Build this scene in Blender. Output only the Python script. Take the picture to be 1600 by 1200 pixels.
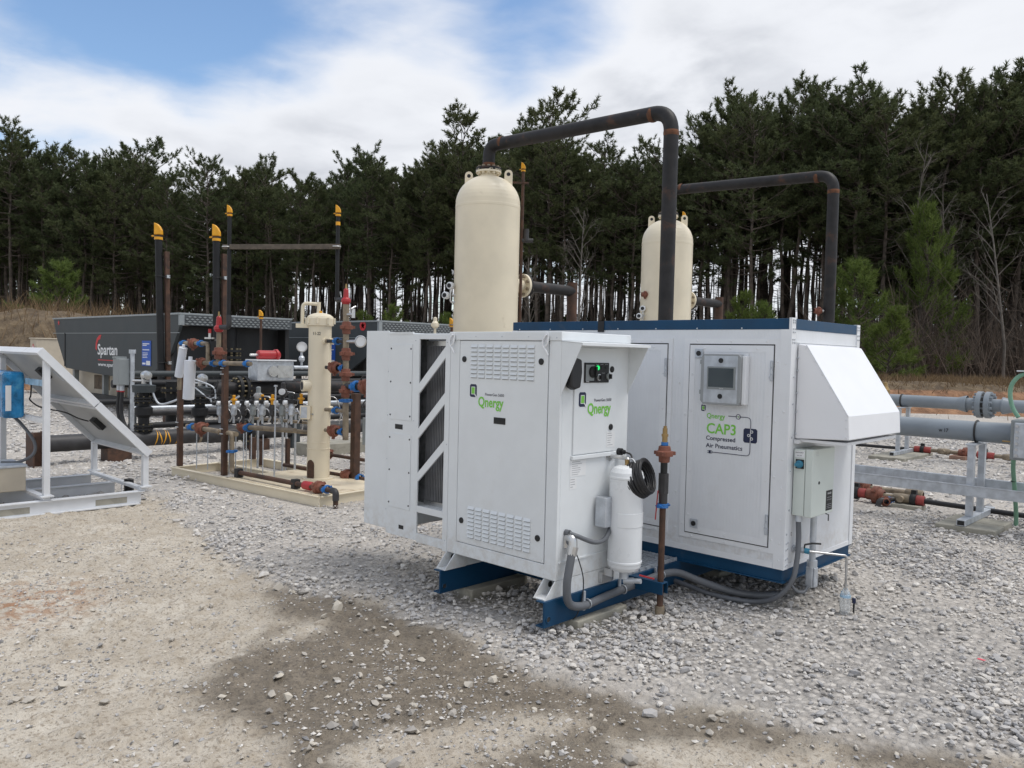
import bpy, bmesh, math, random
import numpy as np
from mathutils import Vector, Matrix
random.seed(7)
for _o in list(bpy.data.objects): bpy.data.objects.remove(_o)
SC = bpy.context.scene
COL = SC.collection
PI = math.pi
# ------------------------------------------------------------------ camera
# World axes follow the yard's own grid: X along the cabinets' fronts, Y back along the steel skid, origin at the
# generator cabinet's near corner.
CAM = Vector((2.989, -3.523, 1.62))
FH = Vector((-.6914, .7224, 0)); RH = Vector((.7224, .6914, 0))
_p, _r = .0366, .0233
_F = FH*math.cos(_p) + Vector((0, 0, -math.sin(_p)))
_U = FH*math.sin(_p) + Vector((0, 0, math.cos(_p)))
_R2 = RH*math.cos(_r) + _U*math.sin(_r)
_U2 = -RH*math.sin(_r) + _U*math.cos(_r)
cd = bpy.data.cameras.new('camera'); cam = bpy.data.objects.new('camera', cd); COL.objects.link(cam)
cd.sensor_width = 36; cd.lens = 36*1261.1/1600; cd.clip_start = .05; cd.clip_end = 6000
cam.matrix_world = Matrix(((_R2.x, _U2.x, -_F.x, CAM.x), (_R2.y, _U2.y, -_F.y, CAM.y), (_R2.z, _U2.z, -_F.z, CAM.z), (0, 0, 0, 1)))
SC.camera = cam
def away(x, y, z=0):                       # x metres to the right and y metres ahead of the photographer, on the ground
    p = CAM + RH*x + FH*y
    return Vector((p.x, p.y, z))
# ------------------------------------------------------------------ light
SUN_EL, SUN_DIR = math.radians(66), (RH*.9 - FH*.12).normalized()
SV = Vector((SUN_DIR.x*math.cos(SUN_EL), SUN_DIR.y*math.cos(SUN_EL), math.sin(SUN_EL)))
sd = bpy.data.lights.new('sun', 'SUN'); sd.energy = 1.5; sd.angle = math.radians(26); sd.color = (1, .96, .9)
so = bpy.data.objects.new('sun', sd); COL.objects.link(so); so.rotation_euler = SV.to_track_quat('Z', 'Y').to_euler()
SC.view_settings.view_transform = 'Standard'; SC.view_settings.look = 'None'
SC.view_settings.exposure = 0.55; SC.view_settings.gamma = 1; SC.view_settings.use_curve_mapping = False
wd = bpy.data.worlds.new('World'); SC.world = wd; wd.use_nodes = True
nt = wd.node_tree; nt.nodes.clear()
def N(nt, t, **k):
    n = nt.nodes.new(t)
    for a, b in k.items(): setattr(n, a, b)
    return n
def L(nt, a, b): nt.links.new(a, b)
def mth(nt, op, a, b=None, c=None, clamp=False):
    n = N(nt, 'ShaderNodeMath', operation=op); n.use_clamp = clamp
    for i, x in enumerate((a, b, c)):
        if x is None: continue
        if isinstance(x, (int, float)): n.inputs[i].default_value = x
        else: L(nt, x, n.inputs[i])
    return n.outputs[0]
def mixc(nt, f, a, b, mode='MIX'):
    n = N(nt, 'ShaderNodeMix', data_type='RGBA', blend_type=mode)
    for i, x in ((0, f), (6, a), (7, b)):
        if isinstance(x, (int, float)): n.inputs[i].default_value = x
        elif isinstance(x, tuple): n.inputs[i].default_value = (*x[:3], 1)
        else: L(nt, x, n.inputs[i])
    return n.outputs[2]
def ramp(nt, f, lo, hi, a=0., b=1.):
    n = N(nt, 'ShaderNodeMapRange'); n.interpolation_type = 'SMOOTHSTEP'
    L(nt, f, n.inputs[0])
    for i, x in enumerate((lo, hi, a, b)): n.inputs[i+1].default_value = x
    return n.outputs[0]
def noise(nt, vec, scale, detail=4, rough=.55, dist=0.):
    n = N(nt, 'ShaderNodeTexNoise'); n.inputs['Scale'].default_value = scale; n.inputs['Detail'].default_value = detail
    n.inputs['Roughness'].default_value = rough; n.inputs['Distortion'].default_value = dist
    if vec is not None: L(nt, vec, n.inputs['Vector'])
    return n
tc = N(nt, 'ShaderNodeTexCoord')
sky = N(nt, 'ShaderNodeTexSky', sky_type='NISHITA'); sky.sun_disc = False
sky.sun_elevation = SUN_EL; sky.sun_rotation = math.atan2(SV.x, SV.y); sky.air_density = 1.15; sky.dust_density = .1; sky.ozone_density = 4.0
gen = tc.outputs['Generated']
sep = N(nt, 'ShaderNodeSeparateXYZ'); L(nt, gen, sep.inputs[0])
zz = mth(nt, 'ADD', mth(nt, 'MAXIMUM', sep.outputs[2], 0.0), .16)
comb = N(nt, 'ShaderNodeCombineXYZ')
L(nt, mth(nt, 'DIVIDE', sep.outputs[0], zz), comb.inputs[0]); L(nt, mth(nt, 'DIVIDE', sep.outputs[1], zz), comb.inputs[1])
warp = noise(nt, comb.outputs[0], .9, 3)
wv = N(nt, 'ShaderNodeVectorMath', operation='SCALE'); L(nt, warp.outputs['Color'], wv.inputs[0]); wv.inputs['Scale'].default_value = .5
av = N(nt, 'ShaderNodeVectorMath', operation='ADD'); L(nt, comb.outputs[0], av.inputs[0]); L(nt, wv.outputs[0], av.inputs[1])
cn = noise(nt, av.outputs[0], 1.05, 7, .52)
dens = mth(nt, 'MULTIPLY_ADD', cn.outputs[0], 2.3, -.53)
# broad openings (blue) and banks (white) of the cloud sheet
for d, r, amt in (((-.915, .27, .305), .15, -.50), ((-.885, .355, .308), .13, -.46), ((-.633, .679, .385), .10, -.20), ((-.811, .46, .385), .13, -.26), ((-.70, .60, .385), .10, -.12),
                  ((-.684, .672, .284), .055, -.16), ((-.933, .241, .266), .10, -.2), ((-.604, .726, .329), .09, -.13), ((-.856, .46, .222), .05, -.16),
                  ((-.759, .569, .31), .15, .26), ((-.930, .286, .225), .10, .75), ((-.875, .40, .205), .10, .5), ((-.70, .66, .22), .12, .2), ((-.336, .875, .348), .34, .42), ((-.556, .787, .262), .12, .22)):
    dv = N(nt, 'ShaderNodeVectorMath', operation='DISTANCE'); L(nt, gen, dv.inputs[0]); dv.inputs[1].default_value = d
    g = ramp(nt, dv.outputs['Value'], 0., r*1.5, amt, 0.)
    dens = mth(nt, 'ADD', dens, g)
mask = ramp(nt, dens, .22, .74)
thick = ramp(nt, dens, .62, 1.25)
det = noise(nt, av.outputs[0], 2.6, 6, .55)
ccol = mixc(nt, mth(nt, 'MULTIPLY', thick, ramp(nt, det.outputs[0], .36, .68)), (.80, .82, .865), (.50, .525, .58))
bg1 = N(nt, 'ShaderNodeBackground'); L(nt, sky.outputs[0], bg1.inputs[0]); bg1.inputs[1].default_value = .11
bg2 = N(nt, 'ShaderNodeBackground'); L(nt, ccol, bg2.inputs[0]); bg2.inputs[1].default_value = .76
mx = N(nt, 'ShaderNodeMixShader'); L(nt, mask, mx.inputs[0]); L(nt, bg1.outputs[0], mx.inputs[1]); L(nt, bg2.outputs[0], mx.inputs[2])
wo = N(nt, 'ShaderNodeOutputWorld'); L(nt, mx.outputs[0], wo.inputs[0])

# ------------------------------------------------------------------ materials
def newmat(name):
    m = bpy.data.materials.new(name); m.use_nodes = True
    return m, m.node_tree, m.node_tree.nodes['Principled BSDF']
def pmat(name, col, rough=.5, metal=0., var=.08, vscale=5., bump=0., bscale=90., dirt=None, ribs=None, spec=.5, splash=0.):
    m, t, b = newmat(name)
    c = N(t, 'ShaderNodeTexCoord').outputs['Object']
    n1 = noise(t, c, vscale, 5)
    lo = tuple(x*(1-var) for x in col); hi = tuple(min(1, x*(1+var)) for x in col)
    out = mixc(t, ramp(t, n1.outputs[0], .3, .7), lo, hi)
    if dirt:
        n2 = noise(t, c, dirt[2], 7, .65, .4)
        out = mixc(t, ramp(t, n2.outputs[0], dirt[3], dirt[3]+.14, 0, dirt[1]), out, dirt[0])
    if splash:                                       # dried mud thrown up by rain along the lowest edge
        g_ = N(t, 'ShaderNodeNewGeometry').outputs['Position']; sz = N(t, 'ShaderNodeSeparateXYZ'); L(t, g_, sz.inputs[0])
        n3 = noise(t, g_, 16, 6, .7); n4 = noise(t, g_, 3, 3)
        hgt_ = mth(t, 'ADD', sz.outputs[2], mth(t, 'MULTIPLY', n4.outputs[0], -.35))
        out = mixc(t, mth(t, 'MULTIPLY', ramp(t, hgt_, .12, .42, splash, 0.), ramp(t, n3.outputs[0], .40, .62)), out, (.40, .33, .25))
    L(t, out, b.inputs['Base Color'])
    L(t, ramp(t, n1.outputs[0], .2, .8, rough*.85, min(1, rough*1.15)), b.inputs['Roughness'])
    b.inputs['Metallic'].default_value = metal; b.inputs['Specular IOR Level'].default_value = spec
    h = None
    if bump: h = mth(t, 'MULTIPLY', noise(t, c, bscale, 3).outputs[0], bump)
    if ribs:
        s = N(t, 'ShaderNodeSeparateXYZ'); L(t, N(t, 'ShaderNodeNewGeometry').outputs['Position'], s.inputs[0])
        w = mth(t, 'MULTIPLY', mth(t, 'ADD', s.outputs[0], s.outputs[1]), 2*PI/ribs[0])
        rb = mth(t, 'MULTIPLY', mth(t, 'POWER', mth(t, 'ABSOLUTE', mth(t, 'SINE', w)), .35), ribs[1])
        h = rb if h is None else mth(t, 'ADD', h, rb)
    if h is not None:
        bp = N(t, 'ShaderNodeBump'); bp.inputs['Strength'].default_value = 1; bp.inputs['Distance'].default_value = 1
        L(t, h, bp.inputs['Height']); L(t, bp.outputs[0], b.inputs['Normal'])
    return m
RUST = (.16, .06, .025)
M = dict(
    white=pmat('painted_panel', (.70, .728, .748), .42, var=.025, bump=.00025, bscale=160, dirt=((.52, .5, .46), .16, 2.2, .56), splash=.28),
    white2=pmat('ribbed_panel', (.70, .72, .75), .34, var=.025, ribs=(.046, .0013), dirt=((.55, .54, .52), .16, 2.5, .58), splash=.28),
    trim=pmat('trim_white', (.73, .745, .77), .33, var=.03, dirt=((.5, .48, .45), .15, 4, .6)),
    hoodw=pmat('hood_white', (.78, .79, .82), .35, var=.015),
    tankw=pmat('tank_white', (.72, .74, .76), .3, var=.03, dirt=((.5, .48, .44), .2, 3, .6)),
    ral=pmat('light_grey_box', (.60, .65, .615), .4, var=.03),
    navy=pmat('navy_paint', (.005, .048, .112), .42, spec=.3, var=.12, dirt=((.12, .12, .12), .3, 5, .6)),
    cream=pmat('cream_paint', (.73, .652, .50), .4, var=.05, vscale=2.2, dirt=((.40, .31, .20), .4, 3.2, .63)),
    creamdeck=pmat('cream_deck', (.66, .57, .42), .55, var=.06, dirt=((.33, .22, .12), .6, 3.5, .56)),
    pipe=pmat('black_pipe', (.021, .020, .021), .55, spec=.3, var=.35, vscale=7, bump=.0006, bscale=60, dirt=((.11, .05, .028), .6, 3.2, .55)),
    pipegrey=pmat('grey_pipe_steel', (.045, .044, .046), .5, .1, spec=.35, var=.3, dirt=((.13, .07, .04), .6, 3.5, .6)),
    rustpipe=pmat('rusty_steel', (.075, .038, .024), .75, var=.4, vscale=9, bump=.0012, bscale=70, dirt=((.03, .02, .016), .8, 6, .52)),
    weld=pmat('rust_weld', (.12, .048, .022), .8, var=.4, vscale=14),
    stack=pmat('stack_black', (.014, .0145, .016), .55, spec=.3, var=.3, vscale=4),
    union=pmat('union_red', (.19, .068, .043), .65, var=.25, vscale=14, dirt=((.08, .035, .022), .7, 12, .55)),
    red=pmat('red_paint', (.36, .020, .024), .4, var=.1), dullred=pmat('faded_red', (.27, .045, .040), .6, var=.3, vscale=10),
    blue=pmat('coupling_blue', (.018, .13, .38), .45, var=.2, vscale=10),
    tanpipe=pmat('weathered_tan_pipe', (.23, .185, .13), .6, var=.3, vscale=8, dirt=((.09, .06, .04), .6, 9, .55)),
    yellow=pmat('yellow_cap', (.72, .34, .012), .45, var=.06),
    brass=pmat('brass', (.33, .225, .10), .42, .7, var=.15), bolt=pmat('dull_bolts', (.20, .165, .10), .55, .4, var=.3),
    steel=pmat('stainless', (.55, .55, .55), .3, .85, var=.12, vscale=12),
    galv=pmat('galvanised', (.50, .53, .57), .45, .45, var=.14, vscale=14),
    alu=pmat('white_alu', (.66, .675, .70), .45, .1, var=.05, dirt=((.42, .37, .31), .35, 5, .6)),
    greypipe=pmat('grey_coated_pipe', (.205, .235, .265), .42, var=.07, vscale=3, dirt=((.10, .115, .13), .5, 2.6, .66)),
    greybox=pmat('grey_enclosure', (.235, .255, .26), .5, var=.05),
    comp=pmat('compressor_grey', (.046, .054, .058), .55, spec=.35, var=.12, vscale=1.4),
    compl=pmat('compressor_edge', (.26, .285, .295), .45, var=.1),
    louvre=pmat('tread_dark', (.075, .082, .088), .5, var=.3, vscale=10),
    black=pmat('matte_black', (.012, .012, .013), .6, var=.2),
    dark=pmat('dark_gap', (.02, .021, .023), .8, var=.2),
    rubber=pmat('cable_black', (.014, .014, .016), .48, var=.2),
    conduit=pmat('grey_conduit', (.115, .122, .135), .5, var=.08),
    conc=pmat('concrete', (.30, .285, .24), .85, var=.16, vscale=7, bump=.002, bscale=60, dirt=((.17, .155, .12), .6, 4, .55)),
    brick=pmat('brick_pad', (.26, .16, .12), .85, var=.2, vscale=9, bump=.002),
    beige=pmat('beige_cabinet', (.50, .44, .35), .5, var=.05),
    bark=pmat('pine_bark', (.085, .068, .055), .9, var=.45, vscale=3.5, bump=.01, bscale=9),
    palebark=pmat('pale_bark', (.115, .102, .088), .85, var=.3, vscale=4),
    twig=pmat('twig', (.105, .080, .062), .9, var=.4, vscale=.8),
    lime=pmat('logo_green', (.19, .56, .06), .5, var=.02), ink=pmat('logo_navy', (.010, .016, .055), .5, var=.02),
    paper=pmat('paper_label', (.75, .76, .77), .6, var=.02), print=pmat('label_print', (.12, .12, .14), .6),
    printg=pmat('label_print_pale', (.40, .41, .43), .6),
    bluesign=pmat('blue_sign', (.012, .085, .42), .5, var=.04), redprint=pmat('red_print', (.55, .02, .025), .5),
    wrap=pmat('blue_wrap', (.010, .16, .36), .28, var=.5, vscale=9, bump=.01, bscale=11, dirt=((.12, .40, .58), .7, 6, .55)),
    lcd=pmat('screen', (.055, .07, .078), .12, var=.1), clear=pmat('clear_cover', (.30, .315, .325), .2, var=.05),
    solar=pmat('panel_backsheet', (.44, .445, .44), .5, var=.03), glass=pmat('panel_glass', (.05, .07, .12), .1, var=.1),
    tealkn=pmat('switch_blue', (.035, .20, .31), .4), green=pmat('green_conduit', (.17, .33, .23), .5, var=.1),
    liner=pmat('dull_liner', (.20, .205, .21), .45, .5, var=.4, vscale=9, dirt=((.06, .06, .065), .8, 7, .5)), fins=pmat('radiator_fins', (.26, .265, .28), .45, .3, var=.2),
    film=pmat('pale_film', (.28, .42, .55), .3, var=.3, vscale=12),
    pink=pmat('pink_flag', (.75, .12, .16), .7), wood=pmat('grey_timber', (.115, .095, .075), .85, var=.3, vscale=12),
    filt=pmat('white_filter', (.72, .74, .78), .4, var=.03),
)
def leafmat(name, dark, light, scale=.6):
    m, t, b = newmat(name)
    at = N(t, 'ShaderNodeAttribute', attribute_name='tint').outputs['Fac']
    oi = N(t, 'ShaderNodeObjectInfo').outputs['Random']
    o = mixc(t, at, dark, light)
    o = mixc(t, mth(t, 'MULTIPLY', oi, .45), o, (dark[0]*1.9, dark[1]*1.45, dark[2]*1.3))
    L(t, o, b.inputs['Base Color']); b.inputs['Roughness'].default_value = .7; b.inputs['Specular IOR Level'].default_value = .25
    tr = N(t, 'ShaderNodeBsdfTranslucent'); L(t, o, tr.inputs[0]); ms = N(t, 'ShaderNodeMixShader'); ms.inputs[0].default_value = .38
    L(t, b.outputs[0], ms.inputs[1]); L(t, tr.outputs[0], ms.inputs[2]); L(t, ms.outputs[0], t.nodes['Material Output'].inputs[0])
    return m
M['needle'] = leafmat('pine_needles', (.054, .074, .034), (.120, .146, .068))
M['young'] = leafmat('young_needles', (.065, .105, .024), (.18, .24, .065))
M['grass'] = leafmat('dry_grass', (.10, .068, .038), (.28, .205, .12))
# lit indicator
m, t, b = newmat('green_lamp'); b.inputs['Base Color'].default_value = (.01, .4, .1, 1); b.inputs['Emission Color'].default_value = (.02, .9, .2, 1); b.inputs['Emission Strength'].default_value = .7; M['lamp'] = m
# stones: colour comes from each stone's own tint
m, t, b = newmat('crushed_stone'); at = N(t, 'ShaderNodeAttribute', attribute_name='tint').outputs['Fac']
cr = N(t, 'ShaderNodeValToRGB'); L(t, at, cr.inputs[0]); e = cr.color_ramp.elements
e[0].position = 0; e[0].color = (.13, .125, .125, 1); e[1].position = 1; e[1].color = (.68, .65, .61, 1)
for pos, c in ((.3, (.29, .29, .30, 1)), (.6, (.45, .435, .425, 1)), (.82, (.56, .53, .49, 1))):
    q = e.new(pos); q.color = c
nz = noise(t, N(t, 'ShaderNodeTexCoord').outputs['Object'], 90, 4)
L(t, mixc(t, ramp(t, nz.outputs[0], .35, .7, 0, .35), cr.outputs[0], (.5, .46, .4)), b.inputs['Base Color']); b.inputs['Roughness'].default_value = .85
M['stone'] = m
m, t, b = newmat('loose_stone'); oi = N(t, 'ShaderNodeObjectInfo').outputs['Random']
nz = noise(t, N(t, 'ShaderNodeTexCoord').outputs['Object'], 40, 5)
L(t, mixc(t, ramp(t, nz.outputs[0], .3, .75, 0, .4), mixc(t, oi, (.30, .285, .27), (.58, .53, .45)), (.30, .26, .21)), b.inputs['Base Color']); b.inputs['Roughness'].default_value = .85
M['loose'] = m
# ------------------------------------------------------------------ mesh builder
ORG = {}
def basis(ax):
    ax = Vector(ax).normalized()
    h = Vector((0, 0, 1)) if abs(ax.z) < .9 else Vector((1, 0, 0))
    a = h.cross(ax).normalized(); return a, ax.cross(a).normalized(), ax
class MB:
    def __init__(s): s.v = []; s.f = []; s.sm = []; s.mi = []; s.T = None
    def add(s, vs, fs, smooth=False, mi=0):
        o = len(s.v)
        s.v += [Vector(x) for x in vs]
        for f in fs: s.f.append([i+o for i in f]); s.sm.append(smooth); s.mi.append(mi)
        return s
    def box(s, x0, x1, y0, y1, z0, z1, mi=0):
        return s.add([(x0,y0,z0),(x1,y0,z0),(x1,y1,z0),(x0,y1,z0),(x0,y0,z1),(x1,y0,z1),(x1,y1,z1),(x0,y1,z1)],
                     [(0,3,2,1),(4,5,6,7),(0,1,5,4),(1,2,6,5),(2,3,7,6),(3,0,4,7)], False, mi)
    def bar(s, p, q, wa, wb, up=(0,0,1), mi=0):      # rectangular bar from p to q
        p, q = Vector(p), Vector(q); d = (q-p).normalized(); a = d.cross(Vector(up))
        if a.length < 1e-4: a = d.cross(Vector((0,1,0)))
        a.normalize(); b = a.cross(d).normalized(); a = a*wa/2; b = b*wb/2
        vs = [p-a-b, p+a-b, p+a+b, p-a+b, q-a-b, q+a-b, q+a+b, q-a+b]
        return s.add(vs, [(3,2,1,0),(4,5,6,7),(0,1,5,4),(1,2,6,5),(2,3,7,6),(3,0,4,7)], False, mi)
    def cyl(s, p, q, r, r2=None, n=16, mi=0, smooth=True, caps=True):
        p, q = Vector(p), Vector(q); r2 = r if r2 is None else r2; a, b, d = basis(q-p)
        vs = []
        for c, rr in ((p, r), (q, r2)):
            vs += [c + (a*math.cos(2*PI*i/n) + b*math.sin(2*PI*i/n))*rr for i in range(n)]
        s.add(vs, [(i, (i+1) % n, n+(i+1) % n, n+i) for i in range(n)], smooth, mi)
        if caps: s.add(vs[:n], [tuple(range(n))[::-1]], False, mi); s.add(vs[n:], [tuple(range(n))], False, mi)
        return s
    def lathe(s, prof, c=(0,0,0), ax=(0,0,1), n=32, mi=0, sharp=False):   # prof: (radius, height)
        c = Vector(c); a, b, d = basis(ax); vs = []
        for r, h in prof: vs += [c + d*h + (a*math.cos(2*PI*i/n) + b*math.sin(2*PI*i/n))*max(r, 1e-5) for i in range(n)]
        for k in range(len(prof)-1):
            s.add(vs[k*n:(k+2)*n], [(i, (i+1) % n, n+(i+1) % n, n+i) for i in range(n)], not sharp, mi)
        return s
    def tube(s, pts, r, n=10, mi=0, caps=True):
        pts = [Vector(p) for p in pts]; t0 = (pts[1]-pts[0]).normalized(); a = basis(t0)[0]; rings = []
        for i, p in enumerate(pts):
            t = (pts[min(i+1, len(pts)-1)] - pts[max(i-1, 0)]).normalized()
            a = (a - t*a.dot(t)).normalized(); b = t.cross(a)
            rr = r[i] if isinstance(r, (list, tuple)) else r
            rings += [p + (a*math.cos(2*PI*k/n) + b*math.sin(2*PI*k/n))*rr for k in range(n)]
        fs = []
        for i in range(len(pts)-1):
            fs += [(i*n+k, i*n+(k+1) % n, (i+1)*n+(k+1) % n, (i+1)*n+k) for k in range(n)]
        s.add(rings, fs, True, mi)
        if caps: s.add(rings[:n], [tuple(range(n))[::-1]], False, mi); s.add(rings[-n:], [tuple(range(n))], False, mi)
        return s
    def prism(s, poly, o, ax, ay, depth, mi=0):       # polygon in the plane (o, ax, ay), pushed along ax x ay by depth
        o, ax, ay = Vector(o), Vector(ax), Vector(ay); nrm = ax.cross(ay)*depth; n = len(poly)
        b = [o + ax*x + ay*y for x, y in poly]; vs = b + [v+nrm for v in b]
        return s.add(vs, [tuple(range(n))[::-1], tuple(range(n, 2*n))] + [(i, (i+1) % n, n+(i+1) % n, n+i) for i in range(n)], False, mi)
    def ball(s, c, r, n=12, sz=1., mi=0):
        return s.lathe([(r*math.sin(PI*k/8), -r*sz*math.cos(PI*k/8)) for k in range(9)], c, n=n, mi=mi)
    def torus(s, c, ax, R, r, n=28, k=8, mi=0):
        a, b, d = basis(ax); c = Vector(c); vs = []
        for i in range(n):
            e = a*math.cos(2*PI*i/n) + b*math.sin(2*PI*i/n)
            vs += [c + e*(R + r*math.cos(2*PI*j/k)) + d*r*math.sin(2*PI*j/k) for j in range(k)]
        return s.add(vs, [(i*k+j, ((i+1) % n)*k+j, ((i+1) % n)*k+(j+1) % k, i*k+(j+1) % k) for i in range(n) for j in range(k)], True, mi)
    def build(s, name, mats, parent=None, bevel=0, stuff=False, label=None):
        if not isinstance(mats, (list, tuple)): mats = [mats]
        lo = Vector([min(v[i] for v in s.v) for i in range(3)]); hi = Vector([max(v[i] for v in s.v) for i in range(3)])
        c = (lo+hi)/2
        if parent is None: c.z = lo.z
        me = bpy.data.meshes.new(name); me.from_pydata([v-c for v in s.v], [], s.f)
        me.polygons.foreach_set('use_smooth', s.sm); me.polygons.foreach_set('material_index', s.mi)
        for mm in mats: me.materials.append(M[mm] if isinstance(mm, str) else mm)
        me.update()
        return link(name, me, c, parent, bevel, stuff, label)
def link(name, me, c, parent=None, bevel=0, stuff=False, label=None, rot=None, scale=None):
    o = bpy.data.objects.new(name, me); COL.objects.link(o)
    if parent is not None:
        o.parent = parent; o.location = Vector(c) - ORG[parent.name]
    else: o.location = c
    if rot: o.rotation_euler = rot
    if scale: o.scale = scale
    ORG[o.name] = Vector(c)
    if bevel:
        b = o.modifiers.new('bevel', 'BEVEL'); b.width = bevel; b.segments = 2; b.limit_method = 'ANGLE'; b.angle_limit = .7
    if stuff: o['kind'] = 'stuff'
    if label: o['label'] = label
    return o
def tag(o, label, cat, group=None):
    o['label'] = label; o['category'] = cat
    if group: o['group'] = group
    return o
def thing(name, label, cat, loc, group=None):
    o = bpy.data.objects.new(name, None); COL.objects.link(o); o.location = loc; o.empty_display_size = .1
    ORG[o.name] = Vector(loc); return tag(o, label, cat, group)
def bend(pts, R, n=7):                               # polyline with rounded corners
    pts = [Vector(p) for p in pts]; out = [pts[0]]
    for i in range(1, len(pts)-1):
        p, a, b = pts[i], (pts[i-1]-pts[i]), (pts[i+1]-pts[i]); r = min(R, a.length*.48, b.length*.48)
        a.normalize(); b.normalize(); p0, p1 = p+a*r, p+b*r
        for k in range(n+1):
            t = k/n; out.append(p0*(1-t)**2 + p*2*t*(1-t) + p1*t*t)
    out.append(pts[-1]); return out
def spline(pts, n=8):                                # Catmull-Rom through points
    pts = [Vector(p) for p in pts]; P = [pts[0]*2-pts[1]] + pts + [pts[-1]*2-pts[-2]]; out = []
    for i in range(1, len(P)-2):
        for k in range(n):
            t = k/n; a, b, c, d = P[i-1], P[i], P[i+1], P[i+2]
            out.append(.5*((2*b) + (c-a)*t + (2*a-5*b+4*c-d)*t*t + (3*b-a-3*c+d)*t**3))
    out.append(pts[-1]); return out
# lettering: flat print, the glyphs standing 0.6 mm proud of the panel
def text(s, name, parent, left, base, width, height, plane, m, face='front', gap=.0015, bold=.016):
    c = bpy.data.curves.new('t', 'FONT'); c.body = s; c.extrude = .0; c.resolution_u = 3; c.offset = bold
    to = bpy.data.objects.new('t', c); COL.objects.link(to)
    dg = bpy.context.evaluated_depsgraph_get(); me = bpy.data.meshes.new_from_object(to.evaluated_get(dg))
    bpy.data.objects.remove(to)
    co = np.array([v.co[:] for v in me.vertices]); lo = co.min(0); hi = co.max(0)
    x = (co[:, 0]-lo[0])/(hi[0]-lo[0])*width; y = co[:, 1]/(max(hi[1], .01))*height
    W = np.zeros_like(co)
    if face == 'front': W[:, 0] = left+x; W[:, 1] = plane-gap
    else: W[:, 1] = left+x; W[:, 0] = plane+gap
    W[:, 2] = base+y
    mid = (W.min(0)+W.max(0))/2
    for i, v in enumerate(me.vertices): v.co = Vector(W[i]-mid)
    me.name = name; me.materials.clear(); me.materials.append(M[m]); me.update()
    return link(name, me, Vector(mid), parent)
def rivets(name, parent, pts, r=.007, m='trim', ax=(0,-1,0)):
    b = MB()
    for p in pts: b.lathe([(r, 0), (r*.8, r*.45), (.0001, r*.62)], p, ax, 7)
    return b.build(name, m, parent, stuff=True)
# pipe fittings
def coupling(p, ax, r, parent, m='blue'):
    b = MB(); p = Vector(p); a, c, d = basis(ax); h = r*.55
    b.lathe([(r, -h), (r*1.42, -h), (r*1.5, -h*.5), (r*1.38, 0), (r*1.5, h*.5), (r*1.42, h), (r, h)], p, ax, 14)
    for sgn in (1, -1):
        q = p + a*r*1.75*sgn
        b.bar(q - c*r*.5, q + c*r*.5, r*.9, h*1.5, d); b.cyl(q - c*r*1.0, q + c*r*1.0, r*.24, n=6)
    return b.build('coupling', m, parent)
def hunion(p, ax, r, parent, m='union'):
    b = MB(); p = Vector(p); a, c, d = basis(ax)
    b.lathe([(r, -r*2.1), (r*1.25, -r*2), (r*1.35, -r*.7), (r*2.0, -r*.6), (r*2.05, r*.5), (r*1.5, r*.62), (r*1.35, r*1.6), (r, r*1.75)], p, ax, 16)
    for k in range(3):
        e = (a*math.cos(2.09*k+.5) + c*math.sin(2.09*k+.5)); b.bar(p + e*r*1.8, p + e*r*2.65, r*.75, r*.8, d)
    return b.build('hammer_union', m, parent)
def flange(p, ax, R, t, parent, m='pipe', bolts=8, bm='bolt', br=.11, name='flange'):
    b = MB(); p = Vector(p); a, c, d = basis(ax)
    b.cyl(p - d*t/2, p + d*t/2, R, n=24)
    o = b.build(name, m, parent, bevel=t*.12); g = MB()
    for k in range(bolts):
        e = (a*math.cos(2*PI*(k+.5)/bolts) + c*math.sin(2*PI*(k+.5)/bolts))*R*.8
        g.cyl(p + e - d*t*1.05, p + e + d*t*1.05, R*br, n=6, smooth=False)
    g.build('bolts', bm, o if parent.parent is None else parent, stuff=True); return o
def gauge(p, ax, r, parent):
    b = MB(); p = Vector(p); d = Vector(ax).normalized()
    b.lathe([(.001, -r*.35), (r*.9, -r*.3), (r, 0), (r, r*.25), (r*.86, r*.28), (r*.84, r*.12), (.001, r*.12)], p, ax, 20, sharp=True)
    o = b.build('gauge', 'steel', parent); g = MB(); g.cyl(p + d*r*.125, p + d*r*.14, r*.82, n=20)
    g.build('dial', 'paper', o); return o
def relief(p, s, parent):                           # red relief valve standing at p
    b = MB(); p = Vector(p); b.lathe([(.35*s, 0), (.6*s, .1*s), (.85*s, .55*s), (.8*s, .95*s), (.5*s, 1.25*s), (.42*s, 2.6*s), (.3*s, 2.75*s), (.2*s, 2.8*s)], p, n=14)
    o = b.build('relief_valve', 'red', parent); q = MB(); q.cyl(p + Vector((0,0,2.8*s)), p + Vector((0,0,3.6*s)), .2*s, .14*s, 8); q.build('cap', 'brass', o); return o
def raincap(p, r, parent, yaw, s=1.):               # yellow flapper on a vent
    p = Vector(p); r = r*.92; b = MB(); f = Vector((math.cos(yaw), math.sin(yaw), 0)); g = Vector((-f.y, f.x, 0))
    b.lathe([(r*1.0, -r*.9), (r*1.18, -r*.9), (r*1.18, r*.1), (r*1.0, r*.1)], p, n=14)
    b.prism([(-1.1*r, .2*r), (1.15*r, .2*r), (1.05*r, 1.5*r), (.5*r, 2.6*r), (-.3*r, 3.4*r), (-1.1*r, 3.7*r)], p - g*r*.75 + Vector((0,0,.35*r)), f, (0,0,1), -r*1.5)
    b.bar(p - f*r*2.1 + Vector((0,0,.15*r)), p - f*r*.6 + Vector((0,0,.3*r)), r*.5, r*.5)
    o = b.build('rain_cap', 'yellow', parent, bevel=r*.2); k = MB(); k.lathe([(r*1.22, -r*.35), (r*1.22, r*.02)], p + Vector((0,0,.28*r)), n=14); k.build('band', 'black', o); return o
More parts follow.
